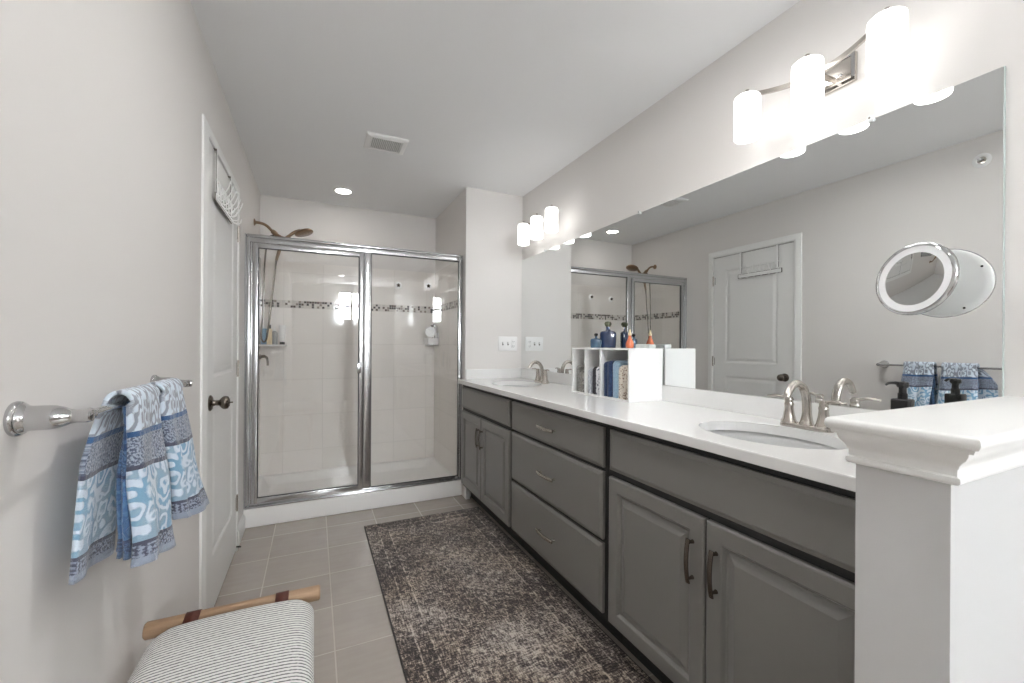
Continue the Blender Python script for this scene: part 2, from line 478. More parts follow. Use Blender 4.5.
def axis_m(loc, axis):
    """matrix whose local +Z points along axis"""
    z = Vector(axis).normalized()
    s, t = frame_axes(z)
    m = Matrix((s, t, z)).transposed().to_4x4()
    if m.to_3x3().determinant() < 0:
        m = Matrix((t, s, z)).transposed().to_4x4()
    return Matrix.Translation(loc) @ m

def obj(name, bm, m, parent=None, smooth=None, keep_normals=False):
    if not keep_normals: bmesh.ops.recalc_face_normals(bm, faces=bm.faces)
    me = bpy.data.meshes.new(name)
    bm.to_mesh(me); bm.free()
    me.materials.append(M[m] if isinstance(m, str) else m)
    if smooth is not None:
        for p in me.polygons: p.use_smooth = True
        if smooth < 179:
            me.set_sharp_from_angle(angle=radians(smooth))
    o = bpy.data.objects.new(name, me)
    COL.objects.link(o)
    if parent is not None:
        o.parent = parent
        o.matrix_parent_inverse = Matrix.Translation(parent.location).inverted()
    return o

def tag(o, label, cat, group=None, kind=None):
    if label: o['label'] = label
    if cat: o['category'] = cat
    if group: o['group'] = group
    if kind: o['kind'] = kind
    return o

def thing(name, label, cat, loc=(0, 0, 0), group=None, kind=None):
    o = bpy.data.objects.new(name, None); o.location = loc; o.empty_display_size = 0.05
    COL.objects.link(o)
    return tag(o, label, cat, group, kind)

def struct(name, bm, m, label=None, smooth=None):
    o = obj(name, bm, m, None, smooth)
    return tag(o, label, None, None, 'structure')

def lab(o, label):
    o['label'] = label
    return o

# ---------------------------------------------------------------- room shell
T = 0.12
struct('floor', B(-T, W + T, YR - T, YF + 0.95 + T, -0.1, 0.0), 'floor', 'floor of grey square porcelain tiles with lighter grout')
struct('ceiling', B(-T, W + T, YR - T, YB + T, H, H + 0.1), 'ceiling', 'smooth off-white ceiling')
struct('wall_left', B(-T, 0, YR - T, YB + T, 0.0, H), 'wall', 'greige wall on the left, carrying the towel bar and the white door')
struct('wall_right', B(W, W + T, YR - T, YB + T, 0, H), 'wall', 'greige wall above the vanity mirror')
struct('wall_back', B(0, W, YB, YB + T, 0, H), 'wall', 'greige wall at the back of the shower')
struct('wall_pier', B(XP, W, YF, YB, 0, H), 'wall', 'greige pier between the shower and the vanity, carrying the switch plate')
bm = bmesh.new()
x0, x1, z0, z1 = WIN
box(bm, 0, x0, YR - T, YR, 0, H); box(bm, x1, W, YR - T, YR, 0, H)
box(bm, x0, x1, YR - T, YR, 0, z0); box(bm, x0, x1, YR - T, YR, z1, H)
struct('wall_rear', bm, 'wall', 'greige wall behind the viewpoint with a window')
wf = bmesh.new()
t_ = 0.05
for a in ((x0, x0 + t_, z0, z1), (x1 - t_, x1, z0, z1), (x0, x1, z0, z0 + t_), (x0, x1, z1 - t_, z1), (x0, x1, (z0 + z1) / 2 - .02, (z0 + z1) / 2 + .02),
          ((x0 + x1) / 2 - .02, (x0 + x1) / 2 + .02, z0, z1)):
    box(wf, a[0], a[1], YR - 0.09, YR - 0.05, a[2], a[3])
w1 = struct('window_1', wf, 'trim', 'white framed window behind the viewpoint')
obj('pane', B(x0 + .02, x1 - .02, YR - 0.073, YR - 0.069, z0 + .02, z1 - .02), 'glass', w1)


# shower tiling on three sides
tz0, tz1 = 0.06, 1.90
struct('wall_shower_back', B(0.008, XP - 0.008, YB - 0.008, YB, tz0, tz1), 'tile_x', 'glossy white shower tiles with mosaic band on the back wall')
struct('wall_shower_left', B(0, 0.008, 3.23, YB, tz0, tz1), 'tile_y', 'glossy white shower tiles with mosaic band beside the valve')
struct('wall_shower_right', B(XP - 0.008, XP, 3.23, YB, tz0, tz1), 'tile_y', 'glossy white shower tiles with mosaic band against the pier')

# baseboards
def baseboard(name, y0, y1, label):
    bm = bmesh.new()
    prof = [(0, 0), (0.014, 0), (0.014, 0.075), (0.010, 0.088), (0.004, 0.098), (0, 0.10)]
    a = [bm.verts.new((p[0], y0, p[1])) for p in prof]; b = [bm.verts.new((p[0], y1, p[1])) for p in prof]
    for i in range(len(prof)):
        j = (i + 1) % len(prof); bm.faces.new((a[i], a[j], b[j], b[i]))
    bm.faces.new(a[::-1]); bm.faces.new(b)
    struct(name, bm, 'trim', label)
baseboard('baseboard_left', YR, 2.037, 'white baseboard on the left wall nearer than the door')
baseboard('baseboard_door', 2.929, 3.178, 'short white baseboard between the door and the shower curb')

# pony wall and its moulded cap
PX, PY0, PY1 = 1.252, 0.277, 0.395
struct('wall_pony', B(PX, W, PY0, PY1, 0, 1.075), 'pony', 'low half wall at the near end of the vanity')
prof = [(0.000, 1.003), (0.010, 1.003), (0.0135, 1.006), (0.0145, 1.010), (0.0135, 1.014), (0.010, 1.016), (0.010, 1.026), (0.0118, 1.0265),
        (0.0118, 1.028), (0.013, 1.031), (0.017, 1.037), (0.022, 1.042), (0.0255, 1.048), (0.0265, 1.054), (0.033, 1.0545), (0.035, 1.060),
        (0.0395, 1.062), (0.0425, 1.067), (0.043, 1.071), (0.042, 1.076), (0.039, 1.079), (0.035, 1.080)]
bm = bmesh.new()
rings = []
for o_, z in prof:
    of = o_ * 0.62
    rings.append([bm.verts.new(p) for p in ((W, PY0 - o_, z), (PX - o_, PY0 - o_, z), (PX - o_, PY1 + of, z), (W, PY1 + of, z))])
for a, b in zip(rings, rings[1:]):
    for k in range(3): bm.faces.new((a[k], a[k + 1], b[k + 1], b[k]))
bm.faces.new(rings[-1]); bm.faces.new(rings[0][::-1])
bm.faces.new([r[0] for r in rings] + [r[3] for r in rings][::-1])
struct('trim_1', bm, 'trim', 'white moulded cap on the half wall, with bullnose edge and cove', smooth=35)

# ---------------------------------------------------------------- panelled fronts
def ring_panel(bm, x, sgn, y0, y1, z0, z1, rings):
    """concentric rectangular rings on a plane x; sgn is the outward direction (-1 or +1); rings (inset, height)"""
    R = []
    for ins, h in rings:
        R.append([bm.verts.new((x + sgn * h, yy, zz)) for yy, zz in ((y0 + ins, z0 + ins), (y1 - ins, z0 + ins), (y1 - ins, z1 - ins), (y0 + ins, z1 - ins))])
    for a, b in zip(R, R[1:]):
        for k in range(4): bm.faces.new((a[k], a[(k + 1) % 4], b[(k + 1) % 4], b[k]))
    bm.faces.new(R[-1])
    return R

DOOR_R = [(0.0, 0.0), (0.0, 0.013), (0.002, 0.017), (0.006, 0.019), (0.050, 0.019), (0.053, 0.0175), (0.059, 0.008), (0.066, 0.007), (0.069, 0.008), (0.088, 0.0155), (0.091, 0.0165)]
DRAW_R = [(0.0, 0.0), (0.0, 0.012), (0.004, 0.0135), (0.013, 0.0175), (0.015, 0.019)]
XF = 1.469      # carcass front; fronts stand 19 mm proud of it

def pull(bm, c, vertical):
    """bow handle in front of a cabinet face: two posts and an arched flat bar"""
    x, y, z = c; L = 0.066 if vertical else 0.076
    for s in (-1, 1):
        p = Vector((x, y, z + s * (L - .012))) if vertical else Vector((x, y + s * (L - .012), z))
        lathe(bm, [(0.0, 0), (0.0065, 0), (0.0055, 0.004), (0.0042, 0.012), (0.0048, 0.022), (0.0, 0.024)], axis_m(p, (-1, 0, 0)), 12)
    pts = []
    for k in range(17):
        t = -1 + 2 * k / 16
        off = 0.020 + 0.008 * (1 - t * t)
        pts.append((x - off, y, z + t * L) if vertical else (x - off, y + t * L, z))
    if vertical: tube(bm, pts, 0.0072, 12, flat=0.45, sq=True)
    else: tube(bm, pts, 0.0042, 12, flat=2.0, sq=True)
    return bm

def cabinet(name, label, y0, y1, doors=True, ysplit=None):
    t = thing(name, label, 'cabinet', (1.72, (y0 + y1) / 2, 0))
    bm = bmesh.new()
    box(bm, XF, W - .001, y0 + .001, y1 - .001, 0.105, 0.70)
    box(bm, XF, XF + .03, y0 + .001, y1 - .001, 0.70, 0.897)          # face frame rail
    box(bm, XF + .03, W - .001, y0 + .001, y0 + .02, 0.70, 0.897); box(bm, XF + .03, W - .001, y1 - .02, y1 - .001, 0.70, 0.897)
    obj('body', bm, 'vanity_shaded', t)  # dark carcass carries the shade seen in the gaps between fronts
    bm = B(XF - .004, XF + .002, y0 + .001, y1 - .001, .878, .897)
    obj('top_rail', bm, 'vanity_shaded', t)
    obj('toe_kick', B(XF + .07, W - .001, y0 + .001, y1 - .001, 0, 0.105), 'vanity_shaded', t)
    return t

def door_front(t, y0, y1, z0, z1, hy):
    bm = bmesh.new(); ring_panel(bm, XF, -1, y0, y1, z0, z1, DOOR_R)
    d = obj('door', bm, 'vanity', t)
    obj('handle', pull(bmesh.new(), (XF - .019, hy, 0.556), True), 'darknickel', d, 40)

def drawer_front(t, y0, y1, z0, z1, handle=True, name='drawer'):
    bm = bmesh.new(); ring_panel(bm, XF, -1, y0, y1, z0, z1, DRAW_R)
    d = obj(name, bm, 'vanity', t)
    if handle: obj('handle', pull(bmesh.new(), (XF - .019, (y0 + y1) / 2, (z0 + z1) / 2), False), 'nickel', d, 40)

c = cabinet('sink_cabinet', 'grey two-door sink cabinet at the far end of the vanity, against the pier', 2.212, YF)
drawer_front(c, 2.228, 3.10, 0.718, 0.873, False, 'false_drawer_front')
door_front(c, 2.228, 2.680, 0.128, 0.692, 2.725 - .075)
door_front(c, 2.686, 3.10, 0.128, 0.692, 2.715)
obj('foot', B(XF + .012, XF + .045, 3.075, 3.115, 0.0, 0.104, bev=.003), 'plastic', c)
c = cabinet('drawer_cabinet', 'grey cabinet with three drawers in the middle of the vanity', 1.330, 2.210)
drawer_front(c, 1.350, 2.198, 0.713, 0.873)
drawer_front(c, 1.350, 2.198, 0.426, 0.697)
drawer_front(c, 1.350, 2.198, 0.132, 0.410)
c = cabinet('sink_cabinet', 'grey two-door sink cabinet at the near end of the vanity, beside the half wall', 0.397, 1.328)
drawer_front(c, 0.43, 1.308, 0.718, 0.873, False, 'false_drawer_front')
door_front(c, 0.867, 1.308, 0.128, 0.692, 0.907)
door_front(c, 0.43, 0.861, 0.128, 0.692, 0.825)

# ---------------------------------------------------------------- countertop with two oval openings
CX0, CZ0, CZ1 = 1.426, 0.899, 0.931
SINKS = [(1.686, 2.615), (1.686, 0.835)]
SA, SB = 0.160, 0.215      # semi axes in x, y
def counter():
    bm = bmesh.new()
    ya, yb = 0.397, YF - .0005
    xa, xb = CX0, W - .0005
    e = 0.004
    spans = [(ya, SINKS[1][1] - .26), (SINKS[1][1] + .26, SINKS[0][1] - .26), (SINKS[0][1] + .26, yb)]
    def quad(y0, y1, z):
        bm.faces.new([bm.verts.new(p) for p in ((xa + e, y0, z), (xb, y0, z), (xb, y1, z), (xa + e, y1, z))])
    for z in (CZ0, CZ1):
        for s in spans: quad(s[0], s[1], z)
    N = 64
    for cx, cy in SINKS:
        y0, y1 = cy - .26, cy + .26
        X0, X1 = xa + e, xb
        angs = sorted(set([2 * pi * k / N for k in range(N)] + [math.atan2(b - cy, a - cx) % (2 * pi) for a in (X0, X1) for b in (y0, y1)]))
        inner = []; outer = []
        for a in angs:
            c_, s_ = cos(a), sin(a)
            r = 1 / math.sqrt((c_ / SA) ** 2 + (s_ / SB) ** 2)
            inner.append((cx + r * c_, cy + r * s_))
            k = min([v for v in (((X1 - cx) / c_ if c_ > 1e-9 else 9), ((X0 - cx) / c_ if c_ < -1e-9 else 9), ((y1 - cy) / s_ if s_ > 1e-9 else 9), ((y0 - cy) / s_ if s_ < -1e-9 else 9))])
            outer.append((cx + k * c_, cy + k * s_))
        for z in (CZ0, CZ1):
            vi = [bm.verts.new((*p, z)) for p in inner]; vo = [bm.verts.new((*p, z)) for p in outer]
            n = len(angs)
            for k in range(n): bm.faces.new((vi[k], vo[k], vo[(k + 1) % n], vi[(k + 1) % n]))
        a = [bm.verts.new((*p, CZ1)) for p in inner]; b = [bm.verts.new((*p, CZ0)) for p in inner]
        for k in range(n): bm.faces.new((a[k], a[(k + 1) % n], b[(k + 1) % n], b[k]))
    # eased front edge and ends
    pr = [(xa + e, CZ1), (xa + .001, CZ1 - .0012), (xa, CZ1 - .004), (xa, CZ0 + .003), (xa + .001, CZ0 + .001), (xa + e, CZ0)]
    for p, q in zip(pr, pr[1:]):
        bm.faces.new([bm.verts.new(v) for v in ((p[0], ya, p[1]), (p[0], yb, p[1]), (q[0], yb, q[1]), (q[0], ya, q[1]))])
    for y in (ya, yb):
        bm.faces.new([bm.verts.new(v) for v in ((xa, y, CZ0), (xb, y, CZ0), (xb, y, CZ1), (xa, y, CZ1))])
    bmesh.ops.remove_doubles(bm, verts=bm.verts, dist=0.0002)
    return bm
ct = thing('countertop', 'long white quartz vanity countertop running from the half wall to the pier', 'countertop', (1.7, 1.76, CZ0))
obj('slab', counter(), 'quartz', ct)
obj('backsplash', B(W - .0138, W - .0005, 0.397, YF - .0005, CZ1, 1.006, bev=.0015), 'quartz', ct)
obj('side_splash', B(CX0 + .062, W - .0139, YF - .016, YF - .0005, CZ1, 1.006, bev=.0015), 'quartz', ct)

def sink(cx, cy, label):
    t = thing('sink', label, 'sink', (cx, cy, 0.78))
    bm = bmesh.new()
    prof = []
    for k in range(13):
        a = (pi / 2) * k / 12
        prof.append((max(1e-7, sin(a) ** 0.5), CZ0 - 0.002 - 0.125 * (max(0.0, cos(a)) ** 0.75)))
    prof[0] = (0.13, prof[0][1])
    rings = []
    N = 48
    for f, z in prof:
        rings.append([bm.verts.new((cx + (SA + .008) * f * cos(2 * pi * k / N), cy + (SB + .008) * f * sin(2 * pi * k / N), z)) for k in range(N)])
    for a, b in zip(rings, rings[1:]):
        for k in range(N): bm.faces.new((a[k], a[(k + 1) % N], b[(k + 1) % N], b[k]))
    bm.faces.new(rings[0])
    o = obj('bowl', bm, 'porcelain', t, 180)
    md = o.modifiers.new('thick', 'SOLIDIFY'); md.thickness = 0.006; md.offset = 0
    dz = CZ0 - 0.002 - 0.125 + 0.004
    obj('drain', lathe(bmesh.new(), [(0, .002), (.008, .002), (.014, .0), (.021, .002), (.022, 0.0), (.022, -.003), (0, -.003)], Matrix.Translation((cx, cy, dz)), 24), 'nickel', t, 40)
sink(*SINKS[0], 'white oval undermount sink at the far end of the counter')
sink(*SINKS[1], 'white oval undermount sink at the near end of the counter, beside the half wall')

def faucet(cx, cy, label):
    z0 = CZ1
    t = thing('faucet', label, 'faucet', (cx, cy, z0), 'nickel faucets on the counter')
    bm = bmesh.new()      # oval deck plate
    n = 40
    prof = [(1.0, 0), (1.0, .007), (.97, .011), (.90, .013)]
    rings = []
    for f, h in prof:
        r = []
        for k in range(n):
            a = 2 * pi * k / n
            ex = 0.029 * f; ey = 0.080 - 0.029 * (1 - f)
            ca, sa = cos(a), sin(a)
            r.append(bm.verts.new((cx + ex * ca, cy + (ey - .029) * (1 if sa > 0 else -1) * min(1, abs(sa) * 4) + .029 * f * sa, z0 + h)))
        rings.append(r)
    for a, b in zip(rings, rings[1:]):
        for k in range(n): bm.faces.new((a[k], a[(k + 1) % n], b[(k + 1) % n], b[k]))
    bm.faces.new(rings[-1]); bm.faces.new(rings[0][::-1])
    obj('deck_plate', bm, 'nickel', t, 40)
    # spout
    bm = bmesh.new()
    P = smooth_path([(cx + .004, cy, z0 + .008), (cx + .006, cy, z0 + .03), (cx + .006, cy, z0 + .072), (cx + .000, cy, z0 + .108), (cx - .018, cy, z0 + .136),
                     (cx - .046, cy, z0 + .149), (cx - .074, cy, z0 + .141), (cx - .094, cy, z0 + .120), (cx - .102, cy, z0 + .106)], 6)
    L = len(P)
    R = []
    for i in range(L):
        f = i / (L - 1)
        R.append(0.023 * (1 - f / .18) + 0.0140 * (f / .18) if f < .18 else 0.0140 - 0.0035 * (f - .18) / .82)
    tube(bm, P, R, 18)
    obj('spout', bm, 'nickel', t, 50)
    for s in (-1, 1):
        y = cy + s * 0.054
        bm = lathe(bmesh.new(), [(0, .008), (.024, .008), (.0245, .014), (.020, .024), (.0155, .045), (.0135, .064), (.0145, .070), (.0145, .074), (.0125, .078), (.0125, .084), (.0135, .090), (.010, .098), (0, .100)], Matrix.Translation((cx, y, z0)), 24)
        hb = obj('handle_base', bm, 'nickel', t, 40)
        bm = bmesh.new()
        P = smooth_path([(cx + .004, y - s * .008, z0 + .090), (cx - .002, y + s * .014, z0 + .094), (cx - .006, y + s * .032, z0 + .098), (cx - .010, y + s * .050, z0 + .097), (cx - .012, y + s * .066, z0 + .095)], 5)
        tube(bm, P, [0.008 + (0.0075 - 0.008) * i / (len(P) - 1) + .0015 * sin(pi * i / (len(P) - 1)) for i in range(len(P))], 14, flat=0.55)
        obj('lever', bm, 'nickel', hb, 50)
    return t
faucet(1.885, 2.612, 'nickel faucet with arched spout and two levers at the far sink')
faucet(1.885, 0.835, 'nickel faucet with arched spout and two levers at the near sink')

# ---------------------------------------------------------------- big wall mirror
mt = thing('wall_mirror', 'long frameless mirror above the vanity counter', 'mirror', (W - .006, 1.77, 1.008))
obj('mirror_glass', B(W - .0065, W - .001, 0.424, YF - .003, 1.0075, 1.907), 'mirror', mt)
obj('mirror_edge', B(W - .0068, W - .0008, 0.4215, 0.4238, 1.0075, 1.907), 'glassedge', mt)
for y in (0.70, 1.72, 2.72):
    bm = lathe(bmesh.new(), [(0, 0), (.010, 0), (.0105, .003), (.009, .007), (.005, .009), (0, .0095)], axis_m((W - .0066, y, 1.908), (-1, 0, 0)), 20)
    k = obj('mirror_clip', bm, 'clearplastic', mt, 40)
    obj('screw', lathe(bmesh.new(), [(0, .0), (.003, .0), (.003, .0015), (0, .002)], axis_m((W - .0161, y, 1.910), (-1, 0, 0)), 12), 'darknickel', k)

# ---------------------------------------------------------------- vanity sconces
def sconce(yc, label, zt=2.114):
    t = thing('vanity_light', label, 'wall light', (W, yc, 2.09))
    ys = [yc - .206, yc, yc + .206]
    bm = bmesh.new(); pz0, pz1 = zt - .062, zt + .032
    hx = W - .001
    box(bm, hx - .014, hx, yc - .073, yc + .073, pz0, pz1, bev=.003)
    bp = obj('back_plate', bm, 'nickel', t, 30)
    bm = bmesh.new(); ring_panel(bm, hx - .0142, -1, yc - .071, yc + .071, pz0 + .002, pz1 - .002, [(0, -.002), (0, .002), (.009, .002), (.013, -.0025)])
    obj('recessed_panel', bm, 'chrome', bp)
    obj('finial', lathe(bmesh.new(), [(0, 0), (.006, 0), (.006, .003), (.003, .006), (0, .009)], axis_m((hx - .0125, yc - .03, (pz0 + pz1) / 2 - .01), (-1, 0, 0)), 14), 'chrome', bp, 50)
    bm = bmesh.new()
    P = []
    for k in range(25):
        f = -1 + 2 * k / 24
        P.append((FAR_X + .052 * (1 - f * f) ** 1.0, yc + .206 * f, zt + .006 - .026 * (1 - f * f)))
    # flat ribbon arm
    prev = None
    for p in P:
        a = [bm.verts.new((p[0] + dx, p[1], p[2] + dz)) for dx, dz in ((-.0035, -.008), (.0035, -.008), (.0035, .008), (-.0035, .008))]
        if prev:
            for q in range(4): bm.faces.new((prev[q], prev[(q + 1) % 4], a[(q + 1) % 4], a[q]))
        else: bm.faces.new(a[::-1])
        prev = a
    bm.faces.new(prev)
    obj('arm', bm, 'nickel', t, 30)
    obj('stem', tube(bmesh.new(), [(hx - .013, yc, zt - .02), (FAR_X + .052, yc, zt - .02)], .008, 14), 'nickel', t, 40)
    for y in ys:
        bm = lathe(bmesh.new(), [(0, zt + .024), (.006, zt + .024), (.007, zt + .012), (.010, zt + .010), (.012, zt + .002), (.026, zt + .0005), (.026, zt - .003), (0, zt - .003)], Matrix.Translation((FAR_X, y, 0)), 20)
        if y == yc:
            tube(bm, [(FAR_X, y, zt + .006), (FAR_X + .026, y, zt + .004), (FAR_X + .052, y, zt - .012)], .005, 10)
        f = obj('fitter', bm, 'nickel', t, 40)
        R = .0435
        prof = [(.020, zt), (R - .006, zt - .001), (R - .001, zt - .006), (R, zt - .014), (R, zt - .151), (R - .002, zt - .154), (R - .005, zt - .151), (R - .005, zt - .02)]
        s = obj('lamp_shade', lathe(bmesh.new(), prof, Matrix.Translation((FAR_X, y, 0)), 36), 'shade', t, 50)
        bm = lathe(bmesh.new(), [(0, zt - .134), (R - .006, zt - .134), (R - .006, zt - .132), (0, zt - .130)], Matrix.Translation((FAR_X, y, 0)), 30)
        obj('lit_inside', bm, 'bulb', s)
sconce(0.811, 'three-shade nickel vanity light above the near sink')
sconce(2.617, 'three-shade nickel vanity light above the far sink, near the pier')

# ---------------------------------------------------------------- ceiling fittings
def downlight(x, y, label, lens='downlight'):
    t = thing('recessed_light', label, 'ceiling light', (x, y, H))
    obj('trim_ring', lathe(bmesh.new(), [(.058, -.0005), (.077, -.0005), (.078, -.003), (.072, -.007), (.060, -.009), (.057, -.005)], Matrix.Translation((x, y, H)), 40), 'plastic', t, 50)
    obj('lens', lathe(bmesh.new(), [(0, -.001), (.058, -.001), (.058, -.005), (0, -.007)], Matrix.Translation((x, y, H)), 40), lens, t, 60)
downlight(0.617, 3.633, 'round lit recessed ceiling light over the shower')
downlight(1.00, 1.20, 'added unseen fill light in the ceiling over the middle of the room', 'room_fill')  # fill light added out of view to brighten the room
downlight(1.03, 0.42, 'added unseen fill light in the ceiling at the half wall end of the room')  # another fill added above the view, dimmer lens
downlight(0.85, -1.70, 'added unseen fill light in the ceiling behind the viewpoint')  # fill added behind the camera

vt = thing('ceiling_vent', 'square white exhaust fan grille in the ceiling in front of the shower', 'vent', (0.80, 2.66, H))
bm = bmesh.new()
vx0, vx1, vy0, vy1 = 0.683, 0.925, 2.555, 2.765
R_ = []
for ins, z in ((0, H - .0005), (0, H - .006), (.006, H - .012), (.028, H - .018), (.033, H - .012)):
    R_.append([bm.verts.new(p) for p in ((vx0 + ins, vy0 + ins, z), (vx1 - ins, vy0 + ins, z), (vx1 - ins, vy1 - ins, z), (vx0 + ins, vy1 - ins, z))])
for a, b in zip(R_, R_[1:]):
    for k in range(4): bm.faces.new((a[k], a[(k + 1) % 4], b[(k + 1) % 4], b[k]))
obj('grille_frame', bm, 'plastic', vt, 20)
bm = bmesh.new()
for k in range(17):
    x = vx0 + .036 + (vx1 - vx0 - .072) * k / 16
    box(bm, x - .0022, x + .0022, vy0 + .032, vy1 - .032, H - .016, H - .004)
obj('louvres', bm, 'plastic', vt)
obj('backing', B(vx0 + .03, vx1 - .03, vy0 + .03, vy1 - .03, H - .008, H - .001), mat('vent_backing', (186, 186, 185), .6), vt)

spk = thing('fire_sprinkler', 'round white sprinkler escutcheon high on the left wall, seen in the mirror', 'sprinkler', (0, 1.043, 2.30))
m_ = axis_m((0, 1.043, 2.298), (1, 0, 0))
obj('escutcheon', lathe(bmesh.new(), [(.020, .001), (.040, .001), (.041, .004), (.034, .009), (.022, .010), (.020, .006)], m_, 36), 'plastic', spk, 40)
bm = lathe(bmesh.new(), [(0, .002), (.0195, .002), (.0195, .004), (.006, .005), (.006, .016), (0, .018)], m_, 20)
obj('sprinkler_head', bm, 'nickel', spk, 40)
bm = bmesh.new()
for s in (-1, 1): tube(bm, [(0.012, 1.043 + s * .010, 2.298), (0.022, 1.043 + s * .010, 2.298), (0.028, 1.043, 2.298)], .002, 8)
box(bm, .027, .029, 1.043 - .011, 1.043 + .011, 2.291, 2.305)
obj('deflector', bm, 'chrome', spk)

# ---------------------------------------------------------------- switch plate on the pier
sp = thing('switch_plate', 'white three-gang plate with two switches and an outlet on the pier', 'switch', (1.85, YF, 1.21))
sx0, sx1, sz0, sz1 = 1.766, 1.936, 1.153, 1.270
obj('cover', B(sx0, sx1, YF - .006, YF - .0005, sz0, sz1, bev=.0025), 'plastic', sp, 40)
for k, xx in enumerate((1.804, 1.851)):
    b_ = B(xx - .006, xx + .006, YF - .0075, YF - .0055, 1.198, 1.224)
    s_ = obj('switch_slot', b_, 'greyslot', sp)
    obj('toggle', B(xx - .0035, xx + .0035, YF - .017, YF - .006, 1.211, 1.222, bev=.001), 'plastic', s_)
bm = bmesh.new()
oc = obj('outlet_face', B(1.882, 1.916, YF - .0085, YF - .0055, 1.176, 1.246, bev=.003), 'plastic', sp, 40)
for zz in (1.228, 1.192):
    bm = bmesh.new()
    for dx in (-.006, .006): box(bm, 1.899 + dx - .0012, 1.899 + dx + .0012, YF - .0092, YF - .0083, zz - .004, zz + .005)
    box(bm, 1.8975, 1.9005, YF - .0092, YF - .0083, zz - .011, zz - .008)
    obj('socket', bm, 'black', oc)

# ---------------------------------------------------------------- door in the left wall
DX = 0.009
def interior_door():
    y0, y1, z0, z1 = 2.100, 2.851, 0.012, 2.052
    d = thing('door_1', 'white two-panel interior door in the left wall', None, (0, 2.85, 0), None, 'structure')
    bm = bmesh.new()
    ys = [y0, y0 + .125, y1 - .125, y1]
    zs = [z0, z0 + .24, 0.925, 1.045, 1.925, z1]
    for i in range(3):
        for j in range(5):
            if i == 1 and j in (1, 3):
                ring_panel(bm, DX, 1, ys[1], ys[2], zs[j], zs[j + 1], [(0, 0), (.006, -.001), (.016, -.0055), (.024, -.0055), (.034, -.003), (.046, -.0008), (.050, -.0008)])
            else:
                bm.faces.new([bm.verts.new((DX, a, b)) for a, b in ((ys[i], zs[j]), (ys[i + 1], zs[j]), (ys[i + 1], zs[j + 1]), (ys[i], zs[j + 1]))])
    bmesh.ops.remove_doubles(bm, verts=bm.verts, dist=1e-5)
    # edges
    for a, b in (((y0, z0), (y1, z0)), ((y1, z0), (y1, z1)), ((y1, z1), (y0, z1)), ((y0, z1), (y0, z0))):
        bm.faces.new([bm.verts.new(p) for p in ((DX, *a), (DX, *b), (0.0002, *b), (0.0002, *a))])
    obj('slab', bm, 'door', d)
    obj('door_gap_shade', B(.0001, .0012, y0 - .005, y1 + .005, z0 - .008, z1 + .005), 'gasket_gap_shade', d)  # dark sheet stands in for shade in the gap round the slab
    for hz in (1.832, 1.056, 0.280):
        bm = tube(bmesh.new(), [(.013, 2.8545, hz - .048), (.013, 2.8545, hz + .048)], .0062, 12)
        box(bm, .0062, .0085, 2.828, 2.852, hz - .044, hz + .044)
        hg = obj('hinge', bm, 'nickel', d, 40)
        obj('hinge_screws', B(.0084, .0095, 2.834, 2.840, hz - .035, hz + .035), 'darknickel', hg)
    ky, kz = 2.164, 0.944
    bm = lathe(bmesh.new(), [(0, 0), (.034, 0), (.034, .004), (.028, .009), (.014, .012), (.011, .020), (.012, .034), (.020, .040), (.027, .048), (.029, .056), (.026, .066), (.016, .072), (0, .073)], axis_m((DX, ky, kz), (1, 0, 0)), 30)
    k = obj('door_knob', bm, 'darknickel', d, 50)
    obj('privacy_pin', tube(bmesh.new(), [(DX + .072, ky, kz), (DX + .084, ky, kz)], .003, 8), 'darknickel', k)
    # door stop at the hinge foot
    bm = tube(bmesh.new(), [(.012, 2.856, .026), (.034, 2.846, .026)], .0045, 10)
    obj('door_stop', bm, 'black', d, 40)
interior_door()
bm = bmesh.new()
prof = [(0, 0), (.0, .013), (.012, .016), (.030, .014), (.048, .0095), (.055, .0085), (.057, .007), (.057, 0)]   # (outward from opening, height)
path = lambda o_: [(2.096 - o_, 0.0), (2.096 - o_, 2.060 + o_), (2.856 + o_, 2.060 + o_), (2.856 + o_, 0.0)]
rr = []
for o_, h in prof:
    rr.append([bm.verts.new((h + .0006, a, b)) for a, b in path(o_)])
for a, b in zip(rr, rr[1:]):
    for k in range(3): bm.faces.new((a[k], a[k + 1], b[k + 1], b[k]))
struct('trim_2', bm, 'trim', 'white moulded casing around the door', smooth=20)

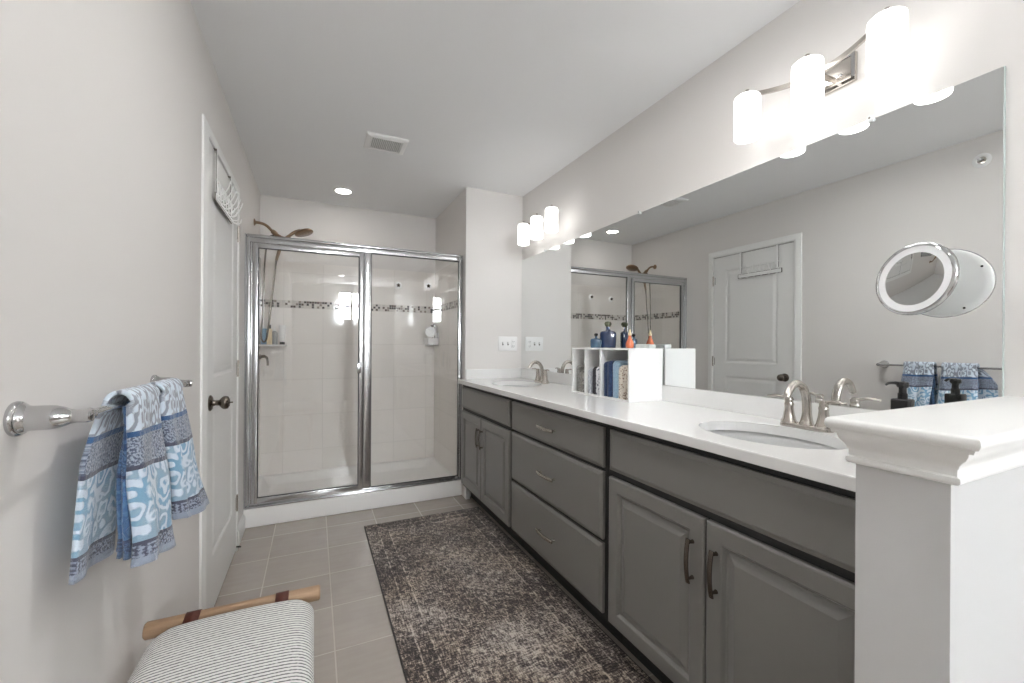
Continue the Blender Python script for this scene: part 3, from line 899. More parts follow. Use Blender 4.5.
# over-door rack
rk = thing('over_door_rack', 'white over-the-door hook rack hanging from the top of the white door', 'hook rack', (DX, 2.38, 2.05))
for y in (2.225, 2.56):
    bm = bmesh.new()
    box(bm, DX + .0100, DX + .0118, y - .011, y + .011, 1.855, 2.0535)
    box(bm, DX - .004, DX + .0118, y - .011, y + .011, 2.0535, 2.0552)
    s_ = obj('strap', bm, 'darknickel', rk)  # dark body stands in for the shadow line along the white strap
    obj('strap_face', B(DX + .0118, DX + .0128, y - .009, y + .011, 1.857, 2.0552), 'plastic', s_)
bm = B(DX + .0130, DX + .0160, 2.19, 2.58, 1.823, 1.854, bev=.001)
rb = obj('rail', bm, 'plastic', rk)
obj('rail_back_shade', B(DX + .0092, DX + .0128, 2.185, 2.585, 1.820, 1.857), 'darknickel', rk)  # dark strip painted in as the shaded edge of the white rail
for k in range(6):
    y = 2.215 + k * .066
    bm = bmesh.new()
    tube(bm, smooth_path([(DX + .017, y, 1.832), (DX + .035, y, 1.815), (DX + .055, y, 1.820), (DX + .060, y, 1.840)], 4), .0020, 8)
    tube(bm, smooth_path([(DX + .017, y, 1.846), (DX + .045, y - .004, 1.87), (DX + .060, y - .008, 1.90), (DX + .066, y - .010, 1.92)], 4), .0020, 8)
    tube(bm, [(DX + .017, y, 1.850), (DX + .018, y + .026, 1.915)], .0024, 8)
    tube(bm, [(DX + .017, y, 1.850), (DX + .018, y - .026, 1.915)], .0024, 8)
    tube(bm, [(DX + .018, y - .026, 1.915), (DX + .018, y + .026, 1.915)], .0024, 8)
    obj('hook', bm, 'plastic', rk, 50)

# ---------------------------------------------------------------- shower base, enclosure, fittings
Yc = 3.178
sb = thing('shower_tray', 'white acrylic shower pan with a low front curb', 'shower tray', (0.74, 3.6, 0))
bm = bmesh.new()
box(bm, 0.0005, XP - .0015, Yc, Yc + .085, 0.0, 0.124, bev=.008, seg=3)
obj('curb', bm, 'acrylic', sb, 40)
bm = bmesh.new()
X0_, X1_, Y0_, Y1_ = 0.0085, XP - .0085, Yc + .08, YB - .0085
def rrect(ins, z, r):
    vs = []
    for cx, cy, a0 in ((X1_ - ins - r, Y1_ - ins - r, 0), (X0_ + ins + r, Y1_ - ins - r, 90), (X0_ + ins + r, Y0_ + ins + r, 180), (X1_ - ins - r, Y0_ + ins + r, 270)):
        for k in range(7):
            a = radians(a0 + 90 * k / 6); vs.append(bm.verts.new((cx + r * cos(a), cy + r * sin(a), z)))
    return vs
R_ = [rrect(0, .10, .004), rrect(.02, .10, .01), rrect(.045, .085, .05), rrect(.075, .045, .06), rrect(.10, .036, .07), rrect(.40, .028, .02)]
for a, b in zip(R_, R_[1:]):
    for k in range(28): bm.faces.new((a[k], a[(k + 1) % 28], b[(k + 1) % 28], b[k]))
bm.faces.new(R_[-1])
obj('pan', bm, 'acrylic', sb, 60)
obj('drain_cover', lathe(bmesh.new(), [(0, .004), (.05, .004), (.055, 0), (0, 0)], Matrix.Translation((.74, 3.64, .029)), 24), 'nickel', sb, 40)

YG = 3.205      # plane of the glass
FT = 1.905
en = thing('shower_enclosure', 'framed glass shower enclosure with a hinged door and a fixed panel', 'shower screen', (0.74, YG, 0.124))
bm = bmesh.new()
box(bm, .0085, 1.474, YG - .022, YG + .022, FT - .010, FT + .012, bev=.009, seg=3)
box(bm, .0085, 1.474, YG - .014, YG + .014, FT - .040, FT - .008, bev=.002)
obj('header_rail', bm, 'frame', en, 40)
bm = bmesh.new()
box(bm, .0010, .0085, YG - .020, YG + .024, .126, FT + .010)
box(bm, .0085, .030, YG - .016, YG + .020, .126, FT - .010, bev=.002)
box(bm, .030, .043, YG - .010, YG + .014, .126, FT - .035, bev=.002)
obj('wall_jamb', bm, 'frame', en, 30)
bm = bmesh.new()
box(bm, 1.452, 1.476, YG - .016, YG + .020, .126, FT - .010, bev=.003)
box(bm, 1.476, 1.4765, YG - .024, YG + .024, .126, FT + .010)
obj('pier_jamb', bm, 'frame', en, 30)
bm = bmesh.new()
box(bm, .0085, 1.474, YG - .030, YG + .024, .124, .136, bev=.003)
box(bm, .0085, 1.474, YG - .012, YG + .018, .134, .152, bev=.003)
obj('sill_track', bm, 'frame', en, 30)
bm = bmesh.new()
box(bm, .735, .788, YG - .014, YG + .018, .150, FT - .036, bev=.006, seg=3)
obj('centre_post', bm, 'frame', en, 40)
# fixed pane
obj('fixed_glass', B(.786, 1.454, YG + .000, YG + .005, .150, FT - .038), 'glass', en)
bm = bmesh.new()
for a in ((.785, .791, .150, FT - .036), (1.449, 1.455, .150, FT - .036)): box(bm, a[0], a[1], YG - .006, YG - .001, a[2], a[3])
for a in ((.785, 1.455, .150, .158), (.785, 1.455, FT - .046, FT - .036)): box(bm, a[0], a[1], YG - .006, YG - .001, a[2], a[3])
obj('gasket', bm, 'gasket_gap_shade', en)
# door
dr = bmesh.new()
dx0, dx1, dz0, dz1 = .045, .733, .150, FT - .045
for a in ((dx0, dx0 + .032, dz0, dz1), (dx1 - .030, dx1, dz0, dz1)): box(dr, a[0], a[1], YG - .018, YG + .010, a[2], a[3], bev=.003)
for a in ((dx0, dx1, dz0, dz0 + .034), (dx0, dx1, dz1 - .030, dz1)): box(dr, a[0], a[1], YG - .017, YG + .009, a[2], a[3], bev=.003)
sd = obj('shower_door', dr, 'frame', en, 40)
obj('door_glass', B(dx0 + .03, dx1 - .028, YG - .004, YG + .001, dz0 + .032, dz1 - .028), 'glass', sd)
bm = bmesh.new(); g0 = (dx0 + .0315, dx1 - .0295, dz0 + .0335, dz1 - .0295)
for a in ((g0[0], g0[0] + .005, g0[2], g0[3]), (g0[1] - .005, g0[1], g0[2], g0[3]), (g0[0], g0[1], g0[2], g0[2] + .005), (g0[0], g0[1], g0[3] - .005, g0[3])):
    box(bm, a[0], a[1], YG - .0165, YG - .0045, a[2], a[3])
obj('door_gasket', bm, 'gasket_gap_shade', sd)
obj('door_handle', B(dx1 - .043, dx1 - .018, YG - .030, YG - .017, 0.99, 1.065, bev=.003), 'frame', sd, 40)
for hz in (.40, 1.10, 1.70):
    obj('door_pivot', tube(bmesh.new(), [(.040, YG - .019, hz - .03), (.040, YG - .019, hz + .03)], .004, 10), 'frame', sd, 40)

# suction hooks on the fixed pane
for i, (x, z, l) in enumerate(((.980, 1.643, 'round suction hook on the fixed shower glass, the one nearer the door'),
                               (1.208, 1.652, 'round suction hook on the fixed shower glass, the one nearer the pier'))):
    t = thing('suction_hook', l, 'hook', (x, YG - .0005, z), 'suction hooks on the fixed shower glass')
    m_ = axis_m((x, YG - .0005, z), (0, -1, 0))
    obj('cup', lathe(bmesh.new(), [(0, 0), (.026, 0), (.027, .003), (.021, .007), (.012, .009), (0, .010)], m_, 28), 'plastic', t, 50)
    c_ = obj('cup_centre', lathe(bmesh.new(), [(0, .009), (.010, .009), (.010, .015), (0, .016)], m_, 20), 'darknickel', t, 50)
    for k in range(5):
        a = 2 * pi * k / 5 + .3
        obj('petal', tube(bmesh.new(), [(x, YG - .012, z), (x + .013 * cos(a), YG - .020, z + .013 * sin(a))], [.0035, .0045], 8), 'darknickel', c_, 50)

# shower arm, heads and hose
ya = 3.641
sh = thing('overhead_shower', 'bronze-nickel shower arm with rain head, hand shower and looped hose on the left shower wall', 'shower head', (0, ya, 2.107))
obj('wall_flange', lathe(bmesh.new(), [(0, 0.0005), (.026, .0005), (.027, .004), (.018, .010), (.012, .012), (0, .013)], axis_m((0, ya, 2.107), (1, 0, 0)), 26), 'bronze', sh, 50)
bm = tube(bmesh.new(), smooth_path([(0.006, ya, 2.107), (.05, ya, 2.104), (.085, ya, 2.088), (.115, ya, 2.058), (.14, ya, 2.036)], 6), .0105, 14)
obj('arm', bm, 'bronze', sh, 50)
bm = lathe(bmesh.new(), [(0, 0), (.015, .0), (.018, .010), (.018, .034), (.013, .040), (0, .041)], axis_m((.118, ya, 2.056), (.75, 0, -.62)), 20)
tube(bm, smooth_path([(.135, ya, 2.038), (.17, ya, 2.014), (.21, ya, 2.006), (.245, ya, 2.012)], 5), [.016] * 6 + [.014] * 5 + [.012] * 5, 14)
obj('diverter', bm, 'bronze', sh, 50)
# rain head: dish with handle, tilted
hn = Vector((.33, -.10, -.94)).normalized()
hc = Vector((.335, ya, 2.066))
bm = lathe(bmesh.new(), [(0, -.020), (.030, -.020), (.058, -.013), (.067, -.004), (.068, .004), (.062, .009), (0, .011)], axis_m(hc, hn), 36)
tube(bm, smooth_path([(.205, ya, 2.010), (.235, ya, 2.034), (.27, ya, 2.063), (.31, ya, 2.080)], 5), [.011 + .0005 * k for k in range(16)], 14, flat=.8)
hd = obj('rain_head', bm, 'bronze', sh, 50)
bm = bmesh.new()
mm_ = axis_m(hc + hn * .0112, hn)
for r_, n_ in ((.018, 6), (.034, 12), (.050, 18)):
    for k in range(n_):
        a = 2 * pi * k / n_
        lathe(bm, [(.0022, 0), (.0016, .002), (0, .0025)], mm_ @ Matrix.Translation((r_ * cos(a), r_ * sin(a), 0)), 6)
obj('nozzles', bm, 'black', hd)
bm = lathe(bmesh.new(), [(0, 0), (.020, .002), (.024, .008), (.024, .020), (.016, .026), (0, .027)], axis_m((.185, ya - .02, 1.985), (.35, -.1, -.93)), 24)
tube(bm, smooth_path([(.182, ya - .010, 1.985), (.176, ya - .012, 1.945), (.160, ya - .012, 1.88), (.148, ya - .012, 1.83)], 5), [.016, .0155, .015, .0145, .014, .0135, .013, .0125, .012, .012, .0115, .011, .011, .0105, .010, .010], 14)
obj('hand_shower', bm, 'bronze', sh, 50)
hp = smooth_path([(.148, ya - .012, 1.832), (.135, ya - .010, 1.70), (.115, ya - .008, 1.50), (.100, ya - .006, 1.34), (.085, ya, 1.235), (.062, ya + .006, 1.215), (.050, ya + .006, 1.27),
                  (.060, ya + .004, 1.45), (.066, ya + .002, 1.70), (.078, ya, 1.90), (.098, ya, 2.00), (.130, ya, 2.026)], 7)
obj('hose', tube(bmesh.new(), hp, .0062, 10), 'darknickel', sh, 60)

vv = thing('shower_valve', 'dark nickel shower valve with a curved lever on the left shower wall', 'faucet', (0.008, ya, 1.10))
obj('valve_plate', lathe(bmesh.new(), [(0, .0003), (.060, .0003), (.062, .004), (.050, .010), (.028, .016), (.022, .030), (.018, .044), (0, .046)], axis_m((.008, ya, 1.10), (1, 0, 0)), 30), 'darknickel', vv, 50)
obj('valve_lever', tube(bmesh.new(), smooth_path([(.050, ya, 1.100), (.072, ya - .004, 1.104), (.090, ya - .008, 1.090), (.096, ya - .010, 1.055), (.094, ya - .010, 1.035)], 5), [.012] * 6 + [.010] * 5 + [.008] * 10, 12), 'darknickel', vv, 50)

# corner shelf with toiletries
shz = 1.193
t = thing('corner_shelf', 'small white corner shelf in the back left of the shower', 'shelf', (.05, 3.98, shz))
bm = bmesh.new()
pts = [(.0085, YB - .0085), (.0085, YB - .19)] + [(.0085 + .19 * sin(radians(a)), YB - .0085 - .19 * cos(radians(a)) + .0) for a in range(10, 90, 10)] + [(.20, YB - .0085)]
a = [bm.verts.new((*p, shz - .014)) for p in pts]; b = [bm.verts.new((*p, shz)) for p in pts]
for k in range(len(pts)): bm.faces.new((a[k], a[(k + 1) % len(pts)], b[(k + 1) % len(pts)], b[k]))
bm.faces.new(a[::-1]); bm.faces.new(b)
obj('shelf_board', bm, 'acrylic', t)
def bottle(name, x, y, z, prof, m, label, capprof=None, capm='black', sy=1.0, extra=None, g=None, capname='cap', group=None, bodyname='bottle_body'):
    t = thing(name, label, 'bottle', (x, y, z), group)
    mt_ = Matrix.Translation((x, y, z + .0003))
    obj(bodyname, lathe(bmesh.new(), prof, mt_, 24, sy), m, t, 50)
    if capprof: obj(capname, lathe(bmesh.new(), capprof, mt_, 20, sy if sy == 1 else 1), capm, t, 40)
    if extra: extra(t)
    return t
SG = 'toiletries on the corner shower shelf'
bottle('shampoo_bottle', .040, 3.955, shz, [(0, 0), (.024, 0), (.025, .004), (.025, .115), (.020, .130), (0, .132)], 'bottleblue', 'pale blue shampoo bottle at the wall end of the corner shower shelf',
       [(0, .131), (.014, .131), (.014, .155), (0, .156)], 'plastic', group=SG)
bottle('soap_bottle', .080, 3.93, shz, [(0, 0), (.019, 0), (.020, .004), (.020, .115), (.010, .130), (0, .131)], 'cream', 'slim cream bottle with a black cap on the corner shower shelf',
       [(0, .130), (.011, .130), (.011, .160), (0, .161)], 'black', group=SG)
def pump(t): obj('pump_nozzle', tube(bmesh.new(), [(.112, 3.985, shz + .118), (.112, 3.985, shz + .150), (.112, 3.960, shz + .152)], .004, 8), 'plastic', t)
bottle('conditioner_bottle', .112, 3.985, shz, [(0, 0), (.021, 0), (.022, .004), (.022, .095), (.012, .112), (0, .113)], 'bottlegrey', 'grey translucent pump bottle in the middle of the corner shower shelf',
       [(0, .112), (.013, .112), (.013, .122), (0, .123)], 'plastic', extra=pump, group=SG)
t = thing('lotion_tube', 'white squeeze tube standing on its black cap on the corner shower shelf', 'tube', (.168, 4.0, shz), SG)
bm = bmesh.new()
prev = None
for k, (rx, ry, z) in enumerate(((.019, .019, .022), (.022, .019, .05), (.024, .014, .10), (.026, .006, .15), (.027, .0015, .165))):
    r = [bm.verts.new((.168 + rx * cos(2 * pi * q / 20), 4.0 + ry * sin(2 * pi * q / 20), shz + z)) for q in range(20)]
    if prev:
        for q in range(20): bm.faces.new((prev[q], prev[(q + 1) % 20], r[(q + 1) % 20], r[q]))
    else: bm.faces.new(r[::-1])
    prev = r
bm.faces.new(prev)
obj('tube_body', bm, 'plastic', t, 50)
obj('cap', lathe(bmesh.new(), [(0, .0003), (.019, .0003), (.0195, .022), (0, .022)], Matrix.Translation((.168, 4.0, shz)), 20), 'black', t, 40)

# suction caddy with shaving mirror on the pier side
xs = XP - .008
cd = thing('shower_caddy', 'white caddy on the right shower wall holding small tools', 'caddy', (xs, 3.93, 1.195))
bm = bmesh.new()
cx0, cx1, cy0, cy1, cz0, cz1 = xs - .105, xs - .002, 3.86, 4.015, 1.190, 1.262
box(bm, cx0, cx1, cy0, cy1, cz0, cz0 + .004)
box(bm, cx0, cx0 + .004, cy0, cy1, cz0, cz1); box(bm, cx1 - .004, cx1, cy0, cy1, cz0, cz1 + .05)
box(bm, cx0, cx1, cy0, cy0 + .004, cz0, cz1); box(bm, cx0, cx1, cy1 - .004, cy1, cz0, cz1)
obj('basket', bm, 'plastic', cd)
bm = bmesh.new()
for k in range(5): box(bm, cx0 + .012 + k * .018, cx0 + .021 + k * .018, cy0 - .0008, cy0 + .0005, cz0 + .012, cz0 + .017)
obj('basket_slots', bm, 'greyslot', cd)
t = thing('shaving_mirror', 'small round white-rimmed mirror leaning in the shower caddy', 'mirror', (xs - .085, 3.88, 1.262))
nn = axis_m((xs - .078, 3.885, 1.318), (-.15, -.97, .12))
obj('rim', lathe(bmesh.new(), [(.044, -.002), (.050, -.004), (.053, .002), (.050, .007), (.044, .005)], nn, 30), 'plastic', t, 50)
obj('mirror_face', lathe(bmesh.new(), [(0, .003), (.045, .003), (.045, -.001), (0, -.001)], nn, 30), 'mirror', t)
tl = (('razor', 'slim chrome razor standing upright in the shower caddy', xs - .035, 3.90, 1.40, 'chrome'),
      ('toothbrush', 'dark handled brush standing upright in the shower caddy', xs - .05, 3.92, 1.385, 'darknickel'),
      ('comb', 'white stick standing in the shower caddy beside the wall', xs - .018, 3.91, 1.38, 'plastic'))
for nm, l, x, y, zt_, mm2 in tl:
    bm = tube(bmesh.new(), [(x, y, 1.1945), (x + .002, y, 1.30), (x - .002, y + .004, zt_)], [.005, .006, .007], 10)
    box(bm, x - .014, x + .010, y - .002, y + .008, zt_ - .02, zt_, bev=.002)
    tag(obj(nm, bm, mm2, None, 50), l, nm)

# ---------------------------------------------------------------- rug
rg = bpy.data.objects
bm = bmesh.new()
box(bm, -.40, .40, -1.22, 1.22, 0, .008, bev=.003)
r = obj('runner_rug', bm, 'rug')
r.location = (1.113, 1.665, .0004)
tag(r, 'distressed grey and brown runner rug in front of the vanity', 'rug')

# ---------------------------------------------------------------- towel bar and towels
BX, BZ = 0.079, 1.083
tb = thing('towel_bar', 'polished chrome towel bar on the left wall', 'towel bar', (0, 1.2, BZ))
for y, s in ((0.897, 1), (1.500, -1)):
    prof = [(0, .0005), (.0262, .0005), (.0272, .003), (.0265, .007), (.0235, .009), (.0235, .011), (.0205, .014), (.0192, .020), (.0192, .038), (.0185, .046), (.0155, .056), (.0118, .064), (.0105, .072), (.0108, .084), (.0095, .090), (0, .0925)]
    p_ = obj('post', lathe(bmesh.new(), prof, axis_m((0, y, BZ), (1, 0, 0)), 36), 'chrome', tb, 50)
    bm = lathe(bmesh.new(), [(0, .004), (.0092, .006), (.0100, .012), (.0085, .018), (.0098, .022), (.0080, .028), (.0068, .032), (0, .033)], axis_m((BX, y, BZ), (0, s, 0)), 24)
    obj('collar', bm, 'chrome', p_, 50)
obj('rail', tube(bmesh.new(), [(BX, .900, BZ), (BX, 1.490, BZ)], .0062, 18), 'chrome', tb, 60)

def sheet(name, fn, nu, nv, m, parent, th=.007, vfn=None, ulen=.2):
    """fn(u, v) -> point; UV = (u in metres, vfn(v))"""
    bm = bmesh.new(); uv = bm.loops.layers.uv.new('UVMap')
    V = [[bm.verts.new(fn(i / nu, j / nv)) for j in range(nv + 1)] for i in range(nu + 1)]
    for i in range(nu):
        for j in range(nv):
            f = bm.faces.new((V[i][j], V[i + 1][j], V[i + 1][j + 1], V[i][j + 1]))
            for l, (a, b) in zip(f.loops, ((i, j), (i + 1, j), (i + 1, j + 1), (i, j + 1))):
                vv_ = b / nv
                l[uv].uv = (a / nu * ulen, vfn(vv_) if vfn else vv_)
    o = obj(name, bm, m, parent, 180, keep_normals=True)
    md = o.modifiers.new('thick', 'SOLIDIFY'); md.thickness = th; md.offset = 0
    return o

def hsh(a): return sin(a * 12.9898) * .5 + sin(a * 4.1 + 1.3) * .5
def make_towel(label, yt0, yt1, front, back, seed, strip=True):
    """front = (y near, y far, z near, z far, x out) of the bottom hem of the front fall, back likewise"""
    t = thing('hand_towel', label, 'towel', (BX, (yt0 + yt1) / 2, BZ), 'blue patterned hand towels on the towel bar')
    rt = .0135
    def top(v):            # 0..1 over the bar from back (x low) to front
        a = pi * (1 - v)
        return BX + (rt + .006) * cos(a), BZ + .002 + (rt + .006) * sin(a)
    fy0, fy1, fz0, fz1, fx = front
    by0, by1, bz0, bz1, bx = back
    s0 = .10
    def f_front(u, v):
        # v 0: bar crest, 1: hem
        if v < s0:
            a = pi / 2 * (1 - v / s0)
            return (BX + (rt + .007) * cos(a), yt0 + (yt1 - yt0) * u, BZ + (rt + .010) * sin(a))
        w = (v - s0) / (1 - s0)
        y = (yt0 + (yt1 - yt0) * u) * (1 - w ** 1.3) + (fy0 + (fy1 - fy0) * u) * w ** 1.3
        zb = fz0 + (fz1 - fz0) * u
        z = BZ + (zb - BZ) * w
        x0_ = BX + rt + .007
        x = x0_ + (fx - x0_) * w ** 1.1 + (.010 * sin(u * 7.5 + seed) + .004 * sin(u * 17 + seed * 2)) * (w ** .8) + .005 * sin(v * 9 + seed + u * 3) * w
        # near edge curls back to the bar
        e_ = max(0, 1 - u / .16); x -= .030 * e_ ** 2 * (.35 + .65 * w)
        e2 = max(0, (u - .88) / .12); x -= .014 * e2 ** 2
        z += .006 * sin(u * 6 + seed) * w
        return (x, y, z)
    def f_back(u, v):
        if v < s0:
            a = pi / 2 * (1 - v / s0)
            return (BX - (rt + .007) * cos(a), yt0 + (yt1 - yt0) * u, BZ + (rt + .010) * sin(a))
        w = (v - s0) / (1 - s0)
        k_ = min(1, w * 3.2) ** .7
        y = (yt0 + (yt1 - yt0) * u) * (1 - k_) + (by0 + (by1 - by0) * u) * k_
        y -= .010 * w * (1 - u)
        zb = bz0 + (bz1 - bz0) * u
        z = BZ + (zb - BZ) * w
        x0_ = BX - rt - .007
        x = x0_ + (bx - x0_) * w + (.006 * sin(u * 9 + seed)) * w
        x = max(x, .009)
        return (x, y, z)
    vf = lambda v: v
    sheet('front_fall', f_front, 28, 44, 'towel', t, .0075, vf, fy1 - fy0)
    sheet('back_fall', f_back, 24, 44, 'towel', t, .0075, vf, by1 - by0)
    if strip:
        def f_strip(u, v):
            w = v
            z = BZ - .004 + (min(fz0, bz0) + .020 - BZ) * w
            xa, xb = BX + .004 - .010 * w + .004 * sin(w * 9), BX + .010 + .006 * w
            y = yt0 + .010 + .010 * sin(u * pi * 2) + .003 * sin(w * 14)
            return (xa + (xb - xa) * u, y, z)
        sheet('folded_inner_edge', f_strip, 12, 40, 'towelin', t, .006, vf, .04)
        def f_strip2(u, v):
            x, y, z = f_strip(u, v)
            return (x - .003 - .004 * v, y + .022 + .004 * sin(v * 11), z + .006)
        sheet('inner_fold', f_strip2, 10, 40, 'towelin', t, .006, vf, .04)
    return t
make_towel('blue and grey patterned hand towel at the near end of the towel bar', 1.030, 1.180, (1.025, 1.208, .770, .738, .122), (.965, 1.120, .790, .775, .040), .4)
make_towel('blue and grey patterned hand towel at the end of the towel bar nearer the door', 1.215, 1.360, (1.240, 1.400, .775, .755, .140), (1.215, 1.36, .80, .79, .034), 2.1)

# ---------------------------------------------------------------- bench
bt = thing('bench', 'low bench with striped cushion, wooden rails and brown leather straps beside the left wall', 'bench', (.235, 1.06, 0))
RZ, RY = .474, 1.343
for y in (RY, .70):
    bm = tube(bmesh.new(), [(.030, y, RZ), (.034, y, RZ), (.428, y, RZ), (.432, y, RZ)], [.0170, .0205, .0205, .0170], 20)
    rl = obj('rail', bm, 'wood', bt, 50)
    for x in (.130, .335):
        s_ = 1 if y > 1 else -1
        bm = bmesh.new()
        ringp = []
        for k in range(15):
            a = radians(-100 + 200 * k / 14)
            ringp.append((y + s_ * .0224 * cos(a), RZ + .0224 * sin(a)))
        ringp = [(y - s_ * .075, RZ - .024)] + ringp + [(y - s_ * .075, RZ + .010)]
        prev = None
        for (yy, zz) in ringp:
            a = [bm.verts.new((x - .016, yy, zz)), bm.verts.new((x + .016, yy, zz))]
            if prev: bm.faces.new((prev[0], prev[1], a[1], a[0]))
            prev = a
        o = obj('strap', bm, 'leather', bt, 50)
        md = o.modifiers.new('thick', 'SOLIDIFY'); md.thickness = .003
# cushion: rounded superellipsoid-like slab with UVs for the stripes
bm = bmesh.new(); uvl = bm.loops.layers.uv.new('UVMap')
nx, ny = 36, 50
cx0, cx1, cy0, cy1 = .052, .416, .725, 1.318
def cush(i, j, topside):
    u, v = i / nx * 2 - 1, j / ny * 2 - 1
    k = 0.82
    # ease parameters toward the border so the rim rounds nicely
    su, sv = sin(u * pi / 2), sin(v * pi / 2)
    hx, hy = (cx1 - cx0) / 2, (cy1 - cy0) / 2
    rc = .055
    px, py = su * hx, sv * hy
    # rounded plan corners
    ax, ay = max(0, abs(px) - (hx - rc)), max(0, abs(py) - (hy - rc))
    d = math.hypot(ax, ay); m = max(ax, ay)
    if d > 1e-9:
        f = m / d; px = math.copysign(hx - rc + ax * f if ax > 0 else abs(px), px); py = math.copysign(hy - rc + ay * f if ay > 0 else abs(py), py)
    e = min(1.0, m / rc)
    zt_ = RZ - .012 + (.050 * (1 - .25 * su * su - .12 * sv * sv)) * math.sqrt(max(0, 1 - e ** 2.6))
    zb = RZ - .012 - .030 * math.sqrt(max(0, 1 - e ** 4))
    return ((cx0 + cx1) / 2 + px, (cy0 + cy1) / 2 + py, zt_ if topside else zb)
for topside in (True, False):
    V = [[bm.verts.new(cush(i, j, topside)) for j in range(ny + 1)] for i in range(nx + 1)]
    for i in range(nx):
        for j in range(ny):
            q = ((i, j), (i + 1, j), (i + 1, j + 1), (i, j + 1))
            f = bm.faces.new([V[a][b] for a, b in q])
            for l, (a, b) in zip(f.loops, q):
                p = V[a][b].co; l[uvl].uv = (p.x, p.y)
bmesh.ops.remove_doubles(bm, verts=bm.verts, dist=1e-5)
obj('cushion', bm, 'stripe', bt, 180)
bm = B(.070, .398, .75, 1.295, RZ - .062, RZ - .036, bev=.004)
obj('seat_frame', bm, 'wood', bt)
for x, y in ((.085, .775), (.383, .775), (.085, 1.272), (.383, 1.272)):
    bm = tube(bmesh.new(), [(x, y, .0), (x, y, .03), (x, y, RZ - .04)], [.011, .012, .017], 16)
    obj('leg', bm, 'wood', bt, 50)

# ---------------------------------------------------------------- organizer on the counter
OX0, OX1, OY0, OY1, OZ0, OZ1 = 1.757, 1.966, 1.545, 2.030, CZ1 + .0003, 1.187
og = thing('countertop_organizer', 'white open cubby organizer with three compartments on the counter', 'organizer', ((OX0 + OX1) / 2, (OY0 + OY1) / 2, OZ0))
th = .010
obj('bottom_panel', B(OX0, OX1, OY0, OY1, OZ0, OZ0 + .008), 'laminate', og)
obj('top_panel', B(OX0, OX1, OY0, OY1, OZ1 - .008, OZ1, bev=.001), 'laminate', og)
obj('back_panel', B(OX1 - .006, OX1, OY0 + th, OY1 - th, OZ0 + .008, OZ1 - .008), 'laminate', og)
for y in (OY0, OY1 - th): obj('side_panel', B(OX0, OX1, y, y + th, OZ0 + .008, OZ1 - .008), 'laminate', og)
D1, D2 = 1.905, 1.770
for y in (D1, D2): obj('divider', B(OX0 + .001, OX1 - .006, y - .004, y + .004, OZ0 + .008, OZ1 - .008), 'laminate', og)

def washcloth(y0, y1, h, m, label, folds=2, x0=OX0 + .008, lean=0.0, name='washcloth', seed=0):
    """a cloth folded into a standing packet; rounded folded edges toward the front"""
    t = thing(name, label, 'cloth', ((x0 + OX1) / 2, (y0 + y1) / 2, OZ0 + .008), 'folded washcloths in the organizer')
    zb = OZ0 + .0085
    w = (y1 - y0) / folds
    for k in range(folds):
        a, b = y0 + k * w + .0004, y0 + (k + 1) * w - .0004
        hh = h * (1 - .03 * ((k + seed) % 2)); xf = x0 + .004 * ((k * 7 + seed) % 3)
        bm = bmesh.new()
        n = 10
        r = (b - a) / 2
        # outline in (x, z): rounded front top corner; cross section across y is a half round
        prof = []
        R_c = .022
        for q in range(7):
            an = pi - (pi / 2) * q / 6
            prof.append((xf + R_c + R_c * cos(an), zb + hh - R_c + R_c * sin(an)))
        out = [(xf, zb + .006)] + prof + [(OX1 - .012, zb + hh)]
        rows = []
        for s in range(n + 1):
            ang = pi * s / n
            yy = (a + b) / 2 - r * cos(ang)
            inn = r * .9 * (1 - sin(ang))
            row = []
            for (px, pz) in out:
                cx_ = max(xf + .03, px); cz_ = min(zb + hh - .03, pz)
                dx_, dz_ = px - cx_, pz - cz_
                L = math.hypot(dx_, dz_) or 1
                f = max(0, 1 - inn / max(L, 1e-6)) if L > inn else 1 - inn / max(L, inn + 1e-6)
                wob = .0012 * sin(pz * 90 + k * 2 + seed)
                ln = lean * (pz - zb)
                row.append(bm.verts.new((cx_ + dx_ * f, yy + wob + ln, max(zb, cz_ + dz_ * f))))
            row.append(bm.verts.new((OX1 - .012, yy + 0, zb)))
            row.append(bm.verts.new((xf + inn, yy, zb)))
            rows.append(row)
        for p, q in zip(rows, rows[1:]):
            L = len(p)
            for i in range(L): bm.faces.new((p[i], p[(i + 1) % L], q[(i + 1) % L], q[i]))
        bm.faces.new(rows[0][::-1]); bm.faces.new(rows[-1])
        obj('fold', bm, m, t, 60)
    return t
G1 = cloth_mat('grey_cloth', (128, 126, 122), (150, 148, 145)); G2 = cloth_mat('mid_grey_cloth', (112, 111, 110), (168, 166, 162), 90)
G3 = cloth_mat('warm_grey_cloth', (140, 137, 132), (158, 155, 150))
L1 = cloth_mat('silver_cloth', (170, 174, 184), (196, 198, 204), 140); K1 = cloth_mat('charcoal_cloth', (44, 42, 50), (58, 56, 64))
P1 = cloth_mat('patterned_grey_cloth', (90, 96, 116), (214, 216, 220), 70, .42)
N1 = cloth_mat('navy_cloth', (30, 48, 82), (40, 60, 96)); B1 = cloth_mat('light_blue_cloth', (148, 178, 202), (164, 190, 210), 150)
W1 = cloth_mat('white_dotted_cloth', (150, 122, 98), (226, 218, 206), 120, .36); W2 = cloth_mat('brown_dotted_cloth', (112, 84, 68), (206, 196, 184), 100, .40)
washcloth(1.978, 2.012, .150, G1, 'grey folded washcloth at the far end of the leftmost compartment', 2, seed=1)
washcloth(1.944, 1.975, .120, G3, 'warm grey folded washcloth in the middle of the leftmost compartment', 2, seed=0)
washcloth(1.912, 1.942, .138, G2, 'mottled grey folded washcloth at the near side of the leftmost compartment', 2, seed=2)
washcloth(1.862, 1.898, .135, L1, 'silver ribbed folded washcloth in the middle compartment', 3, seed=0)
